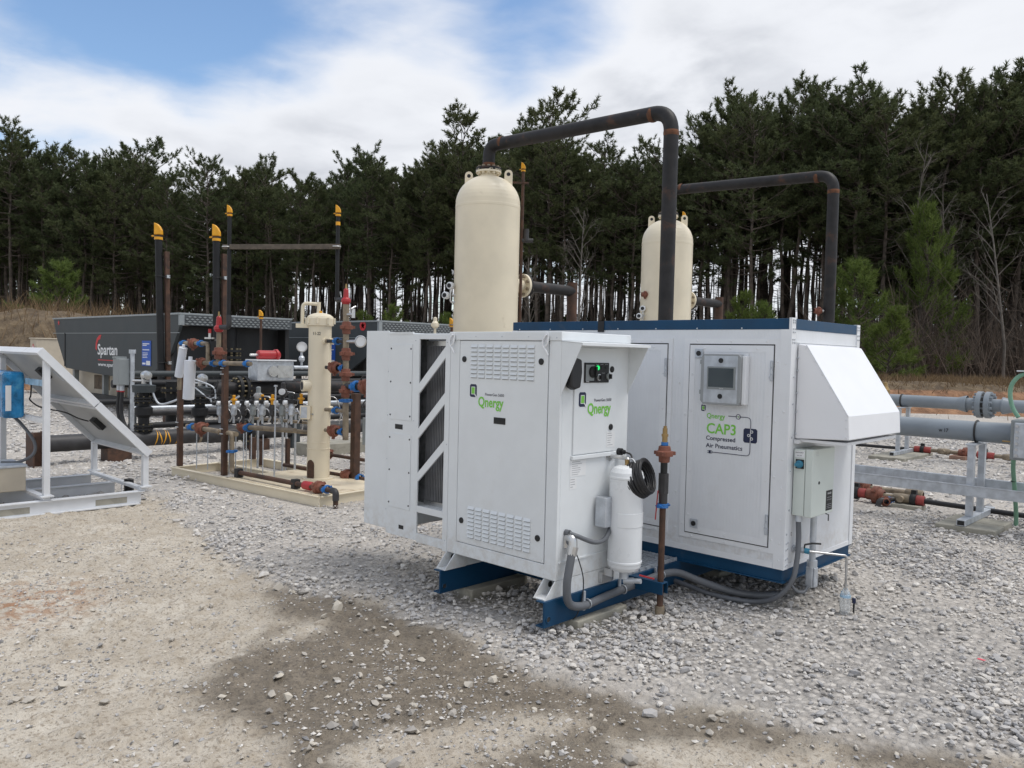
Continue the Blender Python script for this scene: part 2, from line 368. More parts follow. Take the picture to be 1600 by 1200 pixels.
# ------------------------------------------------------------------ ground
def lat(ix, iy, seed):
    h = (ix.astype(np.int64)*374761393 + iy.astype(np.int64)*668265263 + seed*974711) & 0x7fffffff
    h = ((h ^ (h >> 13))*1274126177) & 0x7fffffff
    return ((h ^ (h >> 16)) & 0xffff)/65535.
def vnoise(x, y, sc, seed=0, octv=1):
    out = 0; amp = 1; tot = 0
    for o in range(octv):
        X, Y = x*sc, y*sc; ix, iy = np.floor(X), np.floor(Y); fx, fy = X-ix, Y-iy
        fx = fx*fx*(3-2*fx); fy = fy*fy*(3-2*fy); s = seed+o*17
        v = (lat(ix, iy, s)*(1-fx) + lat(ix+1, iy, s)*fx)*(1-fy) + (lat(ix, iy+1, s)*(1-fx) + lat(ix+1, iy+1, s)*fx)*fy
        out = out + amp*v; tot += amp; amp *= .5; sc *= 2.03
    return out/tot
def sdist(x, y, poly):                                # positive inside
    P = np.array(poly, float); d = np.full(x.shape, 1e9); ins = np.zeros(x.shape, bool)
    for i in range(len(P)):
        a, b = P[i], P[(i+1) % len(P)]; e = b-a; t = np.clip(((x-a[0])*e[0] + (y-a[1])*e[1])/(e@e+1e-12), 0, 1)
        d = np.minimum(d, np.hypot(x-a[0]-t*e[0], y-a[1]-t*e[1]))
        c = ((a[1] > y) != (b[1] > y)) & (x < (b[0]-a[0])*(y-a[1])/(b[1]-a[1]+1e-12) + a[0]); ins ^= c
    return np.where(ins, d, -d)
DIRT = [(-19.4, 2), (-20.6, -.3), (-10.5, -4.84), (-6.89, -2.65), (-6.18, -1.26), (-5.97, -.44), (-5.6, .0), (-3.86, -.32), (-2.96, -.64), (-2.17, -.69), (-1.61, -.63), (-1.33, -.42), (-.91, -.43), (-.48, -.39), (-.08, -.47), (.33, -.55), (.72, -.39), (.94, -.38), (1.1, -.21), (1.31, -.12), (1.6, -.1), (1.86, .06), (2.28, .29), (2.86, .63), (6, 2.4), (30, 6), (30, -40), (-30, -40), (-26, -3)]
WET = [(-1.81, -.74), (-1.5, -.5), (-.91, -.40), (-.44, -.40), (-.08, -.44), (.36, -.5), (.73, -.36), (1.12, -.2), (1.6, -.06), (1.91, .1), (2.4, .33), (2.5, -.05), (.45, -2.2), (.27, -1.88), (-.04, -1.74), (-.28, -1.72), (-.53, -1.81), (-.76, -1.74), (-.9, -1.56), (-1.08, -1.28), (-1.22, -1.04)]
DRYS = [[(.34, -1.66), (.26, -1.42), (.34, -1.16), (.63, -.8), (.8, -.75), (.79, -.98), (.81, -1.31), (.96, -1.55), (.64, -1.88)],
        [(1.06, -.78), (1.22, -.47), (1.46, -.3), (1.64, -.05), (1.76, -.17), (1.92, -.18), (2.01, -.45), (1.37, -1.11)],
        [(-1.1, -1.2), (-1.07, -.86), (-.85, -1.05), (-.93, -1.32)]]
def zones(x, y):
    w = (vnoise(x, y, 2.6, 5, 5)-.5)*.46 + (vnoise(x, y, 13, 9, 3)-.5)*.20
    g = 1/(1+np.exp(-(-sdist(x, y, DIRT) + w*.9)/.03))
    q = sdist(x, y, WET)
    for d in DRYS: q = np.minimum(q, -sdist(x, y, d))
    wet = 1/(1+np.exp(-(q + .05 + w*.75)/.034))
    return g, wet
def hgt(x, y, g, near):
    h = (vnoise(x, y, .45, 3, 3)-.5)*.05
    h = h + g*(.022 + (vnoise(x, y, 2.2, 21, 3)-.5)*.05)
    c = vnoise(x, y, 17, 31, 3); c2 = vnoise(x, y, 42, 41, 2)
    h = h + near*((1-g)*((np.clip(c-.50, 0, 1))*.075 + (c2-.5)*.012) + g*(c2-.5)*.012)
    return h
def axis(lo, hi, st, gr, lim):
    a = list(np.arange(lo, hi, st)); s = st
    while a[-1] < lim: s *= gr; a.append(a[-1]+s)
    s = st
    while a[0] > -lim: s *= gr; a.insert(0, a[0]-s)
    return np.array(a)
gx, gy = axis(-4.2, 4.6, .027, 1.06, 1500), axis(2.7, 8.2, .025, 1.055, 1500)
AX, AY = np.meshgrid(gx, gy); AX, AY = AX.ravel(), AY.ravel()
WX = CAM.x + RH.x*AX + FH.x*AY; WY = CAM.y + RH.y*AX + FH.y*AY
G_, W_ = zones(WX, WY)
NEAR = np.clip(1-(np.hypot(np.maximum(np.abs(AX)-5, 0), np.maximum(np.abs(AY-5)-4, 0)))/4, 0, 1)
WZ = hgt(WX, WY, G_, NEAR)
far_ = np.clip((np.hypot(AX, AY)-14)/10, 0, 1); WZ *= 1-far_*.7
def flat_at(x0, x1, y0, y1, z=-.012, f=.12):
    global WZ
    d = np.maximum(np.maximum(x0-WX, WX-x1), np.maximum(y0-WY, WY-y1)); k = np.clip(1-d/f, 0, 1); WZ = WZ*(1-k) + z*k
flat_at(-.15, .15, .0, .75); flat_at(-1.0, -.7, .0, .75); flat_at(-7.3, -4.0, .8, 2.6, -.01, .2); flat_at(.5, 1.2, 4.9, 5.8)
def grid_mesh(name, co, nx, ny, attrs, mat, smooth=True):
    me = bpy.data.meshes.new(name); n = nx*ny
    idx = np.arange(n).reshape(ny, nx); q = np.stack([idx[:-1, :-1], idx[:-1, 1:], idx[1:, 1:], idx[1:, :-1]], -1).reshape(-1, 4)
    return raw_mesh(name, co, q, attrs, mat, smooth)
def raw_mesh(name, co, faces, attrs, mat, smooth=False):
    me = bpy.data.meshes.new(name); k = faces.shape[1]; m = len(faces)
    me.vertices.add(len(co)); me.vertices.foreach_set('co', np.ascontiguousarray(co, np.float32).ravel())
    me.loops.add(m*k); me.loops.foreach_set('vertex_index', faces.astype(np.int32).ravel())
    me.polygons.add(m); me.polygons.foreach_set('loop_start', np.arange(0, m*k, k, dtype=np.int32))
    me.polygons.foreach_set('use_smooth', np.full(m, smooth))
    for a, v in attrs.items():
        at = me.attributes.new(a, 'FLOAT', 'POINT'); at.data.foreach_set('value', np.ascontiguousarray(v, np.float32))
    me.materials.append(mat); me.update(calc_edges=True); return me
m, t, b = newmat('yard_ground')
pos = N(t, 'ShaderNodeNewGeometry').outputs['Position']
ag = N(t, 'ShaderNodeAttribute', attribute_name='gravel').outputs['Fac']; aw = N(t, 'ShaderNodeAttribute', attribute_name='wet').outputs['Fac']
nA = noise(t, pos, 1.3, 6, .6); nB = noise(t, pos, 9, 6, .65); nC = noise(t, pos, 55, 4, .6); nD = noise(t, pos, .22, 3)
dry = mixc(t, ramp(t, nA.outputs[0], .3, .7), (.44, .388, .318), (.59, .54, .462))
dry = mixc(t, ramp(t, nB.outputs[0], .42, .66, 0, .6), dry, (.36, .30, .225))
dry = mixc(t, ramp(t, nC.outputs[0], .545, .64, 0, .8), dry, (.25, .205, .155))
nE = noise(t, pos, 24, 5, .62)
dry = mixc(t, ramp(t, nE.outputs[0], .565, .64, 0, .7), dry, (.30, .25, .195))
dry = mixc(t, ramp(t, nC.outputs[0], .36, .30, 0, .6), dry, (.68, .63, .55))
rv = N(t, 'ShaderNodeVectorMath', operation='DISTANCE'); L(t, pos, rv.inputs[0]); rv.inputs[1].default_value = (-2.6, -2.05, 0)
dry = mixc(t, mth(t, 'MULTIPLY', ramp(t, rv.outputs['Value'], .0, .75, .9, 0), ramp(t, nB.outputs[0], .4, .62)), dry, (.33, .17, .09))
wetc = mixc(t, ramp(t, nB.outputs[0], .3, .7), (.148, .122, .090), (.238, .198, .150))
wetc = mixc(t, ramp(t, nE.outputs[0], .54, .64, 0, .65), wetc, (.10, .080, .060))
wetc = mixc(t, ramp(t, nC.outputs[0], .53, .64, 0, .6), wetc, (.085, .068, .052))
wetc = mixc(t, ramp(t, nA.outputs[0], .5, .75, 0, .5), wetc, (.27, .235, .185))
vo = N(t, 'ShaderNodeTexVoronoi'); vo.inputs['Scale'].default_value = 24; L(t, pos, vo.inputs['Vector'])
vs_ = N(t, 'ShaderNodeSeparateColor'); L(t, vo.outputs['Color'], vs_.inputs[0])
gr = mixc(t, vs_.outputs[0], (.31, .295, .28), (.64, .60, .55))
gr = mixc(t, ramp(t, vo.outputs['Distance'], .25, .75, 0, .55), gr, (.19, .175, .16))
gr = mixc(t, ramp(t, nD.outputs[0], .36, .60, 0, .65), gr, (.56, .515, .46))
gr = mixc(t, ramp(t, nA.outputs[0], .5, .72, 0, .35), gr, (.30, .29, .28))
o1 = mixc(t, aw, dry, wetc); o2 = mixc(t, ag, o1, gr)
L(t, o2, b.inputs['Base Color'])
L(t, mth(t, 'MULTIPLY_ADD', aw, -.28, .95), b.inputs['Roughness'])
hh = mth(t, 'ADD', mth(t, 'ADD', mth(t, 'MULTIPLY', nC.outputs[0], .016), mth(t, 'MULTIPLY', nB.outputs[0], .03)), mth(t, 'MULTIPLY', nE.outputs[0], .022))
hg = mth(t, 'MULTIPLY', mth(t, 'SUBTRACT', 1, vo.outputs['Distance']), mth(t, 'MULTIPLY', ag, .03))
bp = N(t, 'ShaderNodeBump'); bp.inputs['Distance'].default_value = 1; bp.inputs['Strength'].default_value = .9
L(t, mth(t, 'ADD', hh, hg), bp.inputs['Height']); L(t, bp.outputs[0], b.inputs['Normal']); M['ground'] = m
gme = grid_mesh('ground', np.stack([WX, WY, WZ], -1), len(gx), len(gy), dict(gravel=G_, wet=W_), m)
ground = bpy.data.objects.new('ground', gme); COL.objects.link(ground); ground['kind'] = 'structure'; ORG['ground'] = Vector((0, 0, 0))
def gz(x, y):
    x = np.asarray(x, float); y = np.asarray(y, float); g, w = zones(x, y); z = hgt(x, y, g, 1.)
    return z
# ---- crushed stone: each stone is real geometry, joined
PH = (1+5**.5)/2
ICO = np.array([(-1, PH, 0), (1, PH, 0), (-1, -PH, 0), (1, -PH, 0), (0, -1, PH), (0, 1, PH), (0, -1, -PH), (0, 1, -PH), (PH, 0, -1), (PH, 0, 1), (-PH, 0, -1), (-PH, 0, 1)])/math.sqrt(1+PH*PH)
ICF = np.array([(0,11,5),(0,5,1),(0,1,7),(0,7,10),(0,10,11),(1,5,9),(5,11,4),(11,10,2),(10,7,6),(7,1,8),(3,9,4),(3,4,2),(3,2,6),(3,6,8),(3,8,9),(4,9,5),(2,4,11),(6,2,10),(8,6,7),(9,8,1)])
OCT = np.array([(1,0,0),(-1,0,0),(0,1,0),(0,-1,0),(0,0,1),(0,0,-1)], float)
OCF = np.array([(0,2,4),(2,1,4),(1,3,4),(3,0,4),(2,0,5),(1,2,5),(3,1,5),(0,3,5)])
rng = np.random.default_rng(11)
def stones(name, x, y, z, s, tint, base, faces, kind='stuff'):
    n = len(x); k = len(base)
    V = np.repeat(base[None], n, 0)*rng.uniform(.62, 1.2, (n, k, 1))
    V = V*np.stack([rng.uniform(.8, 1.5, n), rng.uniform(.65, 1.05, n), rng.uniform(.42, .8, n)], -1)[:, None, :]
    th = rng.uniform(0, 2*PI, n); tl = rng.normal(0, .38, n); c, s_ = np.cos(tl), np.sin(tl)
    Y = V[..., 1]*c[:, None] - V[..., 2]*s_[:, None]; Z = V[..., 1]*s_[:, None] + V[..., 2]*c[:, None]; V[..., 1], V[..., 2] = Y, Z
    c, s_ = np.cos(th)[:, None], np.sin(th)[:, None]; X = V[..., 0]*c - V[..., 1]*s_; Y = V[..., 0]*s_ + V[..., 1]*c; V[..., 0], V[..., 1] = X, Y
    V = V*s[:, None, None]*.5 + np.stack([x, y, z], -1)[:, None, :]
    F = (faces[None] + (np.arange(n)*k)[:, None, None]).reshape(-1, 3)
    me = raw_mesh(name, V.reshape(-1, 3), F, dict(tint=np.repeat(tint, k)), M['stone'])
    o = bpy.data.objects.new(name, me); COL.objects.link(o); o['kind'] = kind; return o
def scatter(n, y0, y1, side=.80, p=1.):
    ay = y0 + (y1-y0)*rng.random(n)**p; ax = (rng.random(n)*2-1)*ay*side
    return CAM.x + RH.x*ax + FH.x*ay, CAM.y + RH.y*ax + FH.y*ay, ay
def clear(x, y):                                     # keep stones out of pads and beams
    k = np.ones(len(x), bool)
    for x0, x1, y0, y1 in ((-.1, .08, .1, .65), (-.98, -.8, .1, .65), (-7.3, -4.1, .85, 2.5), (.58, 1.12, 4.99, 5.67)): k &= ~((x > x0) & (x < x1) & (y > y0) & (y < y1))
    return k
bx_, by_, d_ = scatter(138000, 3.1, 8.6, .90, .75); g, w = zones(bx_, by_)
patch = vnoise(bx_, by_, .9, 77, 3)
keep = (rng.random(len(bx_)) < g*(.20 + .95*np.clip((patch-.38)*3.0, 0, 1))) & clear(bx_, by_); bx_, by_, d_, patch = bx_[keep], by_[keep], d_[keep], patch[keep]
s = np.clip(rng.lognormal(math.log(.0205), .44, len(bx_)), .009, .065)
tn_ = np.clip(rng.normal(.62, .22, len(bx_))-.16*(patch > .56), 0, 1); zz0 = gz(bx_, by_)+s*.12+rng.uniform(-.003, .010, len(bx_)); bg_ = s*9/d_ > .040
for k_, bs_, fc_ in ((bg_, ICO, ICF), (~bg_, OCT, OCF)): stones('gravel', bx_[k_], by_[k_], zz0[k_], s[k_], tn_[k_], bs_, fc_)
bx_, by_, d_ = scatter(43000, 8.4, 21, .86, .8); g, w = zones(bx_, by_); keep = (rng.random(len(bx_)) < g) & clear(bx_, by_); bx_, by_ = bx_[keep], by_[keep]
s = np.clip(rng.lognormal(math.log(.045), .4, len(bx_)), .02, .11)
stones('gravel', bx_, by_, gz(bx_, by_)*.6+s*.16, s, np.clip(rng.normal(.6, .2, len(bx_)), 0, 1), OCT, OCF)
bx_, by_, d_ = scatter(72000, 3.0, 9, .90, .9); g, w = zones(bx_, by_); cl = vnoise(bx_, by_, 1.6, 55, 3)
keep = (rng.random(len(bx_)) < (1-g)*np.clip((cl-.34)*3.0, .12, 1)); bx_, by_, w = bx_[keep], by_[keep], w[keep]
s = np.clip(rng.lognormal(math.log(.0098), .55, len(bx_)), .004, .034)
stones('grit', bx_, by_, gz(bx_, by_)+s*.15, s, np.clip(rng.normal(.46, .3, len(bx_))+w*.2, 0, 1), OCT, OCF)
# the larger loose stones, one by one
def stone_mesh(seed):
    r = np.random.default_rng(seed); bm = bmesh.new()
    for _ in range(13):
        v = r.normal(size=3); v /= np.linalg.norm(v); v = v*r.uniform(.8, 1.05)*np.array([1.1, .8, .62]); bm.verts.new(v)
    bmesh.ops.convex_hull(bm, input=bm.verts); me = bpy.data.meshes.new('stone')
    loose = [v for v in bm.verts if not v.link_faces]; bmesh.ops.delete(bm, geom=loose, context='VERTS'); bm.to_mesh(me); bm.free(); me.materials.append(M['loose']); return me
SM = [stone_mesh(i) for i in range(9)]
n = 0
def put_stone(x, y, s):
    z = float(gz([x], [y])[0]); k = rng.integers(9)
    o = bpy.data.objects.new('stone', SM[k]); COL.objects.link(o); o.parent = ground; o.location = (x, y, z + s*.2)
    o.scale = (s*.5*rng.uniform(.8, 1.25),)*2 + (s*.5*rng.uniform(.7, 1.),); o.rotation_euler = (rng.normal(0, .25), rng.normal(0, .25), rng.uniform(0, 6.28))
cx_, cy_, d_ = scatter(5200, 3.1, 6.6, .7, .8); g, w = zones(cx_, cy_); sd_ = sdist(cx_, cy_, DIRT)
pr_ = (1-g)*np.where(w > .5, .17, .05) + (1-g)*np.exp(-np.maximum(sd_, 0)/.12)*.34
clu = np.exp(-((cx_-.05)**2 + (cy_+1.45)**2)/.16)*.75*(1-g); pr_ = pr_+clu
for x, y, p in zip(cx_, cy_, pr_):
    if rng.random() < p and n < 296: put_stone(x, y, float(np.clip(rng.lognormal(math.log(.036), .35), .02, .09))); n += 1
# pink survey paint / flags on stones
for nm, ax_, ay_, s in (('a', 2.55, 4.27, .05), ('b', 2.28, 6.1, .05)):
    p = away(ax_, ay_); q = bpy.data.objects.new('paint_flag', stone_mesh(40)); q.data.materials.clear(); q.data.materials.append(M['pink']); COL.objects.link(q)
    q.location = (p.x, p.y, float(gz([p.x], [p.y])[0])+.02); q.scale = (.024, .018, .010)
    tag(q, {'a': 'small scrap of pink marking ribbon lying on gravel at right', 'b': 'pink painted stone on the gravel beyond the water bottle'}[nm], 'marker')

# ------------------------------------------------------------------ earth berms at the yard's edge
def berm(name, x0, x1, y0, y1, top, fn, attr, mat, nx=220, ny=60):
    X, Y = np.meshgrid(np.linspace(x0, x1, nx), np.linspace(y0, y1, ny)); X, Y = X.ravel(), Y.ravel()
    Z, A = fn(X, Y); P = np.stack([CAM.x+RH.x*X+FH.x*Y, CAM.y+RH.y*X+FH.y*Y, Z], -1)
    me = grid_mesh(name, P, nx, ny, {attr: A}, mat); o = bpy.data.objects.new(name, me); COL.objects.link(o); o['kind'] = 'structure'; return X, Y, Z, A
m, t, b = newmat('berm_soil'); pos = N(t, 'ShaderNodeNewGeometry').outputs['Position']; a_ = N(t, 'ShaderNodeAttribute', attribute_name='cover').outputs['Fac']
n1 = noise(t, pos, 2.2, 6, .65); n2 = noise(t, pos, .5, 4)
clay = mixc(t, ramp(t, n1.outputs[0], .3, .7), (.15, .075, .040), (.36, .20, .11))
gr_ = mixc(t, ramp(t, n1.outputs[0], .3, .7), (.085, .060, .038), (.19, .14, .085))
L(t, mixc(t, ramp(t, mth(t, 'ADD', a_, mth(t, 'MULTIPLY', n2.outputs[0], .4)), .5, .8), clay, gr_), b.inputs['Base Color']); b.inputs['Roughness'].default_value = .95
bp = N(t, 'ShaderNodeBump'); bp.inputs['Distance'].default_value = .25; L(t, n1.outputs[0], bp.inputs['Height']); L(t, bp.outputs[0], b.inputs['Normal']); M['berm'] = m
def sm(a, b, x): x = np.clip((x-a)/(b-a), 0, 1); return x*x*(3-2*x)
def rb(X, Y):
    e = 25.6 + (vnoise(X, Y, .3, 3)-.5)*1.2
    z = 1.02*sm(e, e+2.6, Y)*sm(4, 11, X) + (vnoise(X, Y, .9, 6, 3)-.5)*.25*sm(e, e+1, Y) - .08
    z *= 1-sm(33, 40, Y)*.75
    return z, np.maximum(sm(.55, .92, z) - .08, 0)
RB = berm('earth_berm', 3, 60, 24, 42, 1, rb, 'cover', M['berm'])
def lb(X, Y):
    z = 3.0*sm(27, 31.5, Y)*(1-sm(-17.5, -13.0, X + (Y-30)*.0)) + (vnoise(X, Y, .8, 16, 3)-.5)*.6*sm(27, 29, Y) - .12
    z *= 1-sm(37, 46, Y)*.6
    return z, sm(.1, 1.0, z) + .25
LB = berm('earth_berm', -60, -11, 26, 48, 3, lb, 'cover', M['berm'])
def blades(name, X, Y, Z, hmin, hmax, wd_, mat, lean=.45):
    n = len(X); th = rng.uniform(0, 2*PI, n); h = rng.uniform(hmin, hmax, n); ln = rng.normal(0, lean, (n, 2))*h[:, None]
    dx, dy = np.cos(th)*wd_, np.sin(th)*wd_
    V = np.stack([np.stack([X-dx, Y-dy, Z-.03], -1), np.stack([X+dx, Y+dy, Z-.03], -1), np.stack([X+ln[:, 0], Y+ln[:, 1], Z+h], -1)], 1).reshape(-1, 3)
    me = raw_mesh(name, V, np.arange(n*3).reshape(-1, 3), dict(tint=np.repeat(rng.random(n), 3)), M[mat])
    o = bpy.data.objects.new(name, me); COL.objects.link(o); o['kind'] = 'stuff'; return o
for (X, Y, Z, A), nb, hm, hM in ((RB, 26000, .10, .38), (LB, 15000, .25, 1.0)):
    i = rng.choice(len(X), nb, p=(A+.02)/np.sum(A+.02)); jx = X[i]+rng.uniform(-.15, .15, nb); jy = Y[i]+rng.uniform(-.2, .2, nb)
    blades('dry_grass', CAM.x+RH.x*jx+FH.x*jy, CAM.y+RH.y*jx+FH.y*jy, Z[i], hm, hM, .018, 'grass')
# ------------------------------------------------------------------ the pine wood
def tufts(C, D, nn, ln, wd_, r, up=.25):
    """bursts of needles: nn blades round every twig end C, pointing mostly outward"""
    n = len(C); d = r.normal(size=(n, nn, 3)); d /= np.linalg.norm(d, axis=2, keepdims=True)
    d = d + D[:, None, :]*.75; d[..., 2] += up; d /= np.linalg.norm(d, axis=2, keepdims=True)
    s = r.normal(size=(n, nn, 3)); s -= d*np.sum(s*d, 2, keepdims=True); s /= np.linalg.norm(s, axis=2, keepdims=True)
    l = ln*r.uniform(.65, 1.2, (n, nn, 1)); c = C[:, None, :]
    V = np.stack([c + d*l*.12 - s*wd_, c + d*l*.12 + s*wd_, c + d*l], 2)
    tint = np.repeat(r.random(n), nn*3)*.7 + np.tile(np.array([0, 0, .3]), n*nn)
    return V.reshape(-1, 3), tint
def tube_np(P, R, k=5):
    P = np.array(P, float); n = len(P); V = []
    t = np.gradient(P, axis=0); t /= np.linalg.norm(t, axis=1, keepdims=True)+1e-9
    h = np.array([.31, .92, .23]); a = np.cross(t, h); a /= np.linalg.norm(a, axis=1, keepdims=True)+1e-9; b = np.cross(t, a)
    ang = np.arange(k)*2*PI/k
    V = (P[:, None, :] + (a[:, None, :]*np.cos(ang)[None, :, None] + b[:, None, :]*np.sin(ang)[None, :, None])*np.array(R)[:, None, None]).reshape(-1, 3)
    i = np.arange(n-1)[:, None]*k; j = np.arange(k)[None]; j2 = (j+1) % k
    F = np.stack([i+j, i+j2, i+k+j2, i+k+j], -1).reshape(-1, 4); return V, F
class Acc:
    def __init__(s): s.V = []; s.F = []; s.n = 0
    def add(s, V, F): s.V.append(V); s.F.append(F+s.n); s.n += len(V)
    def get(s): return np.concatenate(s.V), np.concatenate(s.F)
def brush_ends(C, D, nn, ln, wd_, r, twig=.34):
    """bottle-brush shoots: blades set round a short twig at every branch end"""
    n = len(C); D = D/np.linalg.norm(D, axis=1, keepdims=True); t = r.random((n, nn, 1))
    d = r.normal(size=(n, nn, 3)); d -= .55*D[:, None, :]*np.sum(d*D[:, None, :], 2, keepdims=True); d /= np.linalg.norm(d, axis=2, keepdims=True)
    d = d*(1.05-.45*t) + D[:, None, :]*(.35+.75*t); d /= np.linalg.norm(d, axis=2, keepdims=True)
    s = r.normal(size=(n, nn, 3)); s -= d*np.sum(s*d, 2, keepdims=True); s /= np.linalg.norm(s, axis=2, keepdims=True)
    l = ln*r.uniform(.7, 1.15, (n, nn, 1)); c = C[:, None, :] + D[:, None, :]*twig*(t-.5)
    V = np.stack([c - s*wd_, c + s*wd_, c + d*l], 2); tint = np.repeat(r.random(n), nn*3)*.65 + np.tile(np.array([0, 0, .35]), n*nn)
    return V.reshape(-1, 3), tint
def pine(seed, H=18.5, cb=.36, R=2.7, nbr=60, r0=.19, nt=7, nn=28, ln=.27, wd_=.030, shape='tall', dead=16, twig=.34, lean=False):
    r = np.random.default_rng(seed); tr = Acc()
    zs = np.linspace(0, H*.985, 14); wob = np.cumsum(r.normal(0, .075, (14, 2)), 0); P = np.column_stack([wob, zs])
    tr.add(*tube_np(P, r0*(1-.93*zs/H)*(1+.35*np.exp(-zs/.5)), 8))
    at = lambda z: np.array([np.interp(z, zs, wob[:, 0]), np.interp(z, zs, wob[:, 1]), z])
    C, D = [], []; a = r.uniform(0, 6); lop = r.uniform(0, 6.28)
    for i in range(nbr):
        f = (i+r.random()*.9)/nbr; z = H*(cb + (1-cb)*(.99*f**.95)); a += 2.4 + r.normal(0, .6)
        if shape == 'tall': Lh = R*math.sin(PI*(.20+.70*f))**.75*r.uniform(.5, 1.2)*(1+.18*math.cos(a-lop))
        else: Lh = R*(1.05-f)**.7*r.uniform(.7, 1.15) + .15
        el = (-.15 + .92*f**1.3 if shape == 'tall' else .25 + .75*f) + r.normal(0, .16)
        d = np.array([math.cos(a)*math.cos(el), math.sin(a)*math.cos(el), math.sin(el)]); o = at(min(z, H*.98)); up = np.array([0, 0, .26*Lh])
        q = np.array([o + d*Lh*t + up*t*t for t in (0, .35, .7, 1.)]); _ = lean or tr.add(*tube_np(q, [.028+.013*Lh, .028, .018, .010], 3))
        side = np.cross(d, [0, 0, 1.]); side /= np.linalg.norm(side)+1e-9
        k = max(3, int(nt*(.45+.75*Lh/R)+r.random()))
        for j in range(k):
            t = 1 - .62*(j/k)**1.15; sgn = 1 if j % 2 else -1; L2 = Lh*r.uniform(.14, .34)*(1.25-t)*1.9 + .12
            p0 = o + d*Lh*t + up*t*t; sd_ = d*.75 + side*sgn*r.uniform(.3, 1.0) + np.array([0, 0, r.uniform(.15, .75)]); sd_ /= np.linalg.norm(sd_); p1 = p0 + sd_*L2
            if j and L2 > .3 and not lean: tr.add(*tube_np([p0, p1], [.013, .007], 3))
            C.append((p1 if j else p0) + np.array([0, 0, r.normal(0, .16)*(shape == 'tall')])); D.append(sd_ + np.array([0, 0, .35]))
            if r.random() < .55 and L2 > .3: C.append((p0+p1)/2 + r.normal(0, .09, 3)); D.append(sd_ + r.normal(0, .45, 3) + np.array([0, 0, .35]))
    for i in range(dead):
        z = H*r.uniform(.14, cb+.10); aa = r.uniform(0, 6.3); Lh = r.uniform(.6, 2.4); d = np.array([math.cos(aa), math.sin(aa), r.uniform(-.1, .4)])
        o = at(z); tr.add(*tube_np([o, o+d*Lh*.5, o+d*Lh+np.array([0, 0, r.uniform(-.2, .3)])], [.024, .016, .006], 3))
    for j in range(4): C.append(at(H*.985) + np.array([r.normal(0, .15), r.normal(0, .15), r.uniform(-.1, .35)])); D.append(np.array([r.normal(0, .2), r.normal(0, .2), 1.]))
    V, tint = brush_ends(np.array(C), np.array(D), nn, ln, wd_, r, twig)
    tv, tf = tr.get(); k = H/V[:, 2].max(); V[:, 2] *= k; tv[:, 2] *= k
    return (V, tint, tv, tf)
def meshes(p, leaf='needle', bark='bark'):
    V, tint, tv, tf = p
    cr_ = raw_mesh('crown', V, np.arange(len(V)).reshape(-1, 3), dict(tint=tint), M[leaf])
    tk_ = raw_mesh('trunk', tv, tf, {}, M[bark], True); return tk_, cr_
PINES = [meshes(pine(100+i, cb=(.36, .42, .46, .40, .54, .40, .44, .52, .56, .34)[i], R=(2.9, 2.6, 2.4, 3.3, 2.5, 2.8, 3.0, 2.7, 2.3, 3.3)[i], nbr=(64, 58, 52, 60, 46, 62, 56, 50, 44, 70)[i], dead=(18, 18, 22, 18, 26, 18, 20, 26, 28, 18)[i])) for i in range(10)]
HIGH = (4, 7, 8, 2)
def tree(name, pl, p, s, label, group=None, rot=None, cat='tree'):
    tk, cr_ = pl
    e = thing(name, label, cat, p, group); e.scale = (s*random.uniform(.94, 1.08),)*2 + (s,); e.rotation_euler = (random.gauss(0, .012), random.gauss(0, .012), random.uniform(0, 6.28) if rot is None else rot)
    for nm, me in (('trunk', tk), ('crown', cr_)):
        o = bpy.data.objects.new(nm, me); COL.objects.link(o); o.parent = e
    return e
def edge(px):                                        # the wood's front edge: metres ahead for a bearing
    t = (px-800)/1261.; return float(np.interp(px, [-900, 0, 350, 700, 1000, 1300, 1600, 2400], [66, 62, 60, 54, 49, 45, 44, 46]))
def at_px(px, d, z=0): return away((px-800)/1261.*d, d, z)
def tops(px, py, d): return (554+.0233*(px-800)-py-(10 if px > 1080 and py < 250 else 4))*d/1261. + 1.62
SKY = [(12, 176, 'tall pine at the far left end of the wood'), (82, 214, 'flat topped pine second from the left end of the wood'), (128, 220, 'narrow pine left of the rounded crown on the left skyline'),
       (212, 204, 'pine with the broad rounded open crown on the left skyline'), (266, 262, 'low pine between the rounded crown and the first black stack'), (325, 234, 'spire topped pine above the second black stack'),
       (384, 250, 'short pine just right of the thin vent pipe'), (412, 234, 'forked top pine on the skyline left of centre'), (458, 262, 'lowest pine of the skyline left of centre'),
       (533, 236, 'slim pine above the right end of the timber crossbar'), (578, 217, 'dense domed pine left of the large cream vessel'), (612, 250, 'lower pine shouldering the dense domed pine'),
       (668, 222, 'open branched pine left of the large vessel'), (714, 168, 'tall pine rising behind the large cream vessel'), (752, 226, 'pine behind the large vessel top flange'),
       (846, 140, 'tall broad open crowned pine above the high black pipe'), (880, 215, 'lower pine under the sloping part of the high pipe'), (928, 206, 'pine seen below the middle of the high pipe'),
       (985, 228, 'low pine in the gap left of the high pipe bend'), (1030, 205, 'pine directly behind the high pipe bend'), (1088, 158, 'pine just right of the high pipe bend'),
       (1128, 122, 'bushy pine over the second cream vessel pipe'), (1168, 148, 'narrow pine between two bushy pines over the lower pipe'), (1226, 112, 'bushy pine above the middle of the lower pipe'),
       (1284, 135, 'pine above the lower pipe bend'), (1332, 96, 'tallest open crowned pine with tufted top right of the lower pipe'), (1378, 142, 'lower pine right of the tallest tufted pine'),
       (1447, 104, 'sparse tufted pine with sky showing through its top'), (1518, 96, 'slender pine left of the right end of the wood'), (1556, 100, 'pine second from the right end of the wood'), (1592, 88, 'high pine at the right end of the wood')]
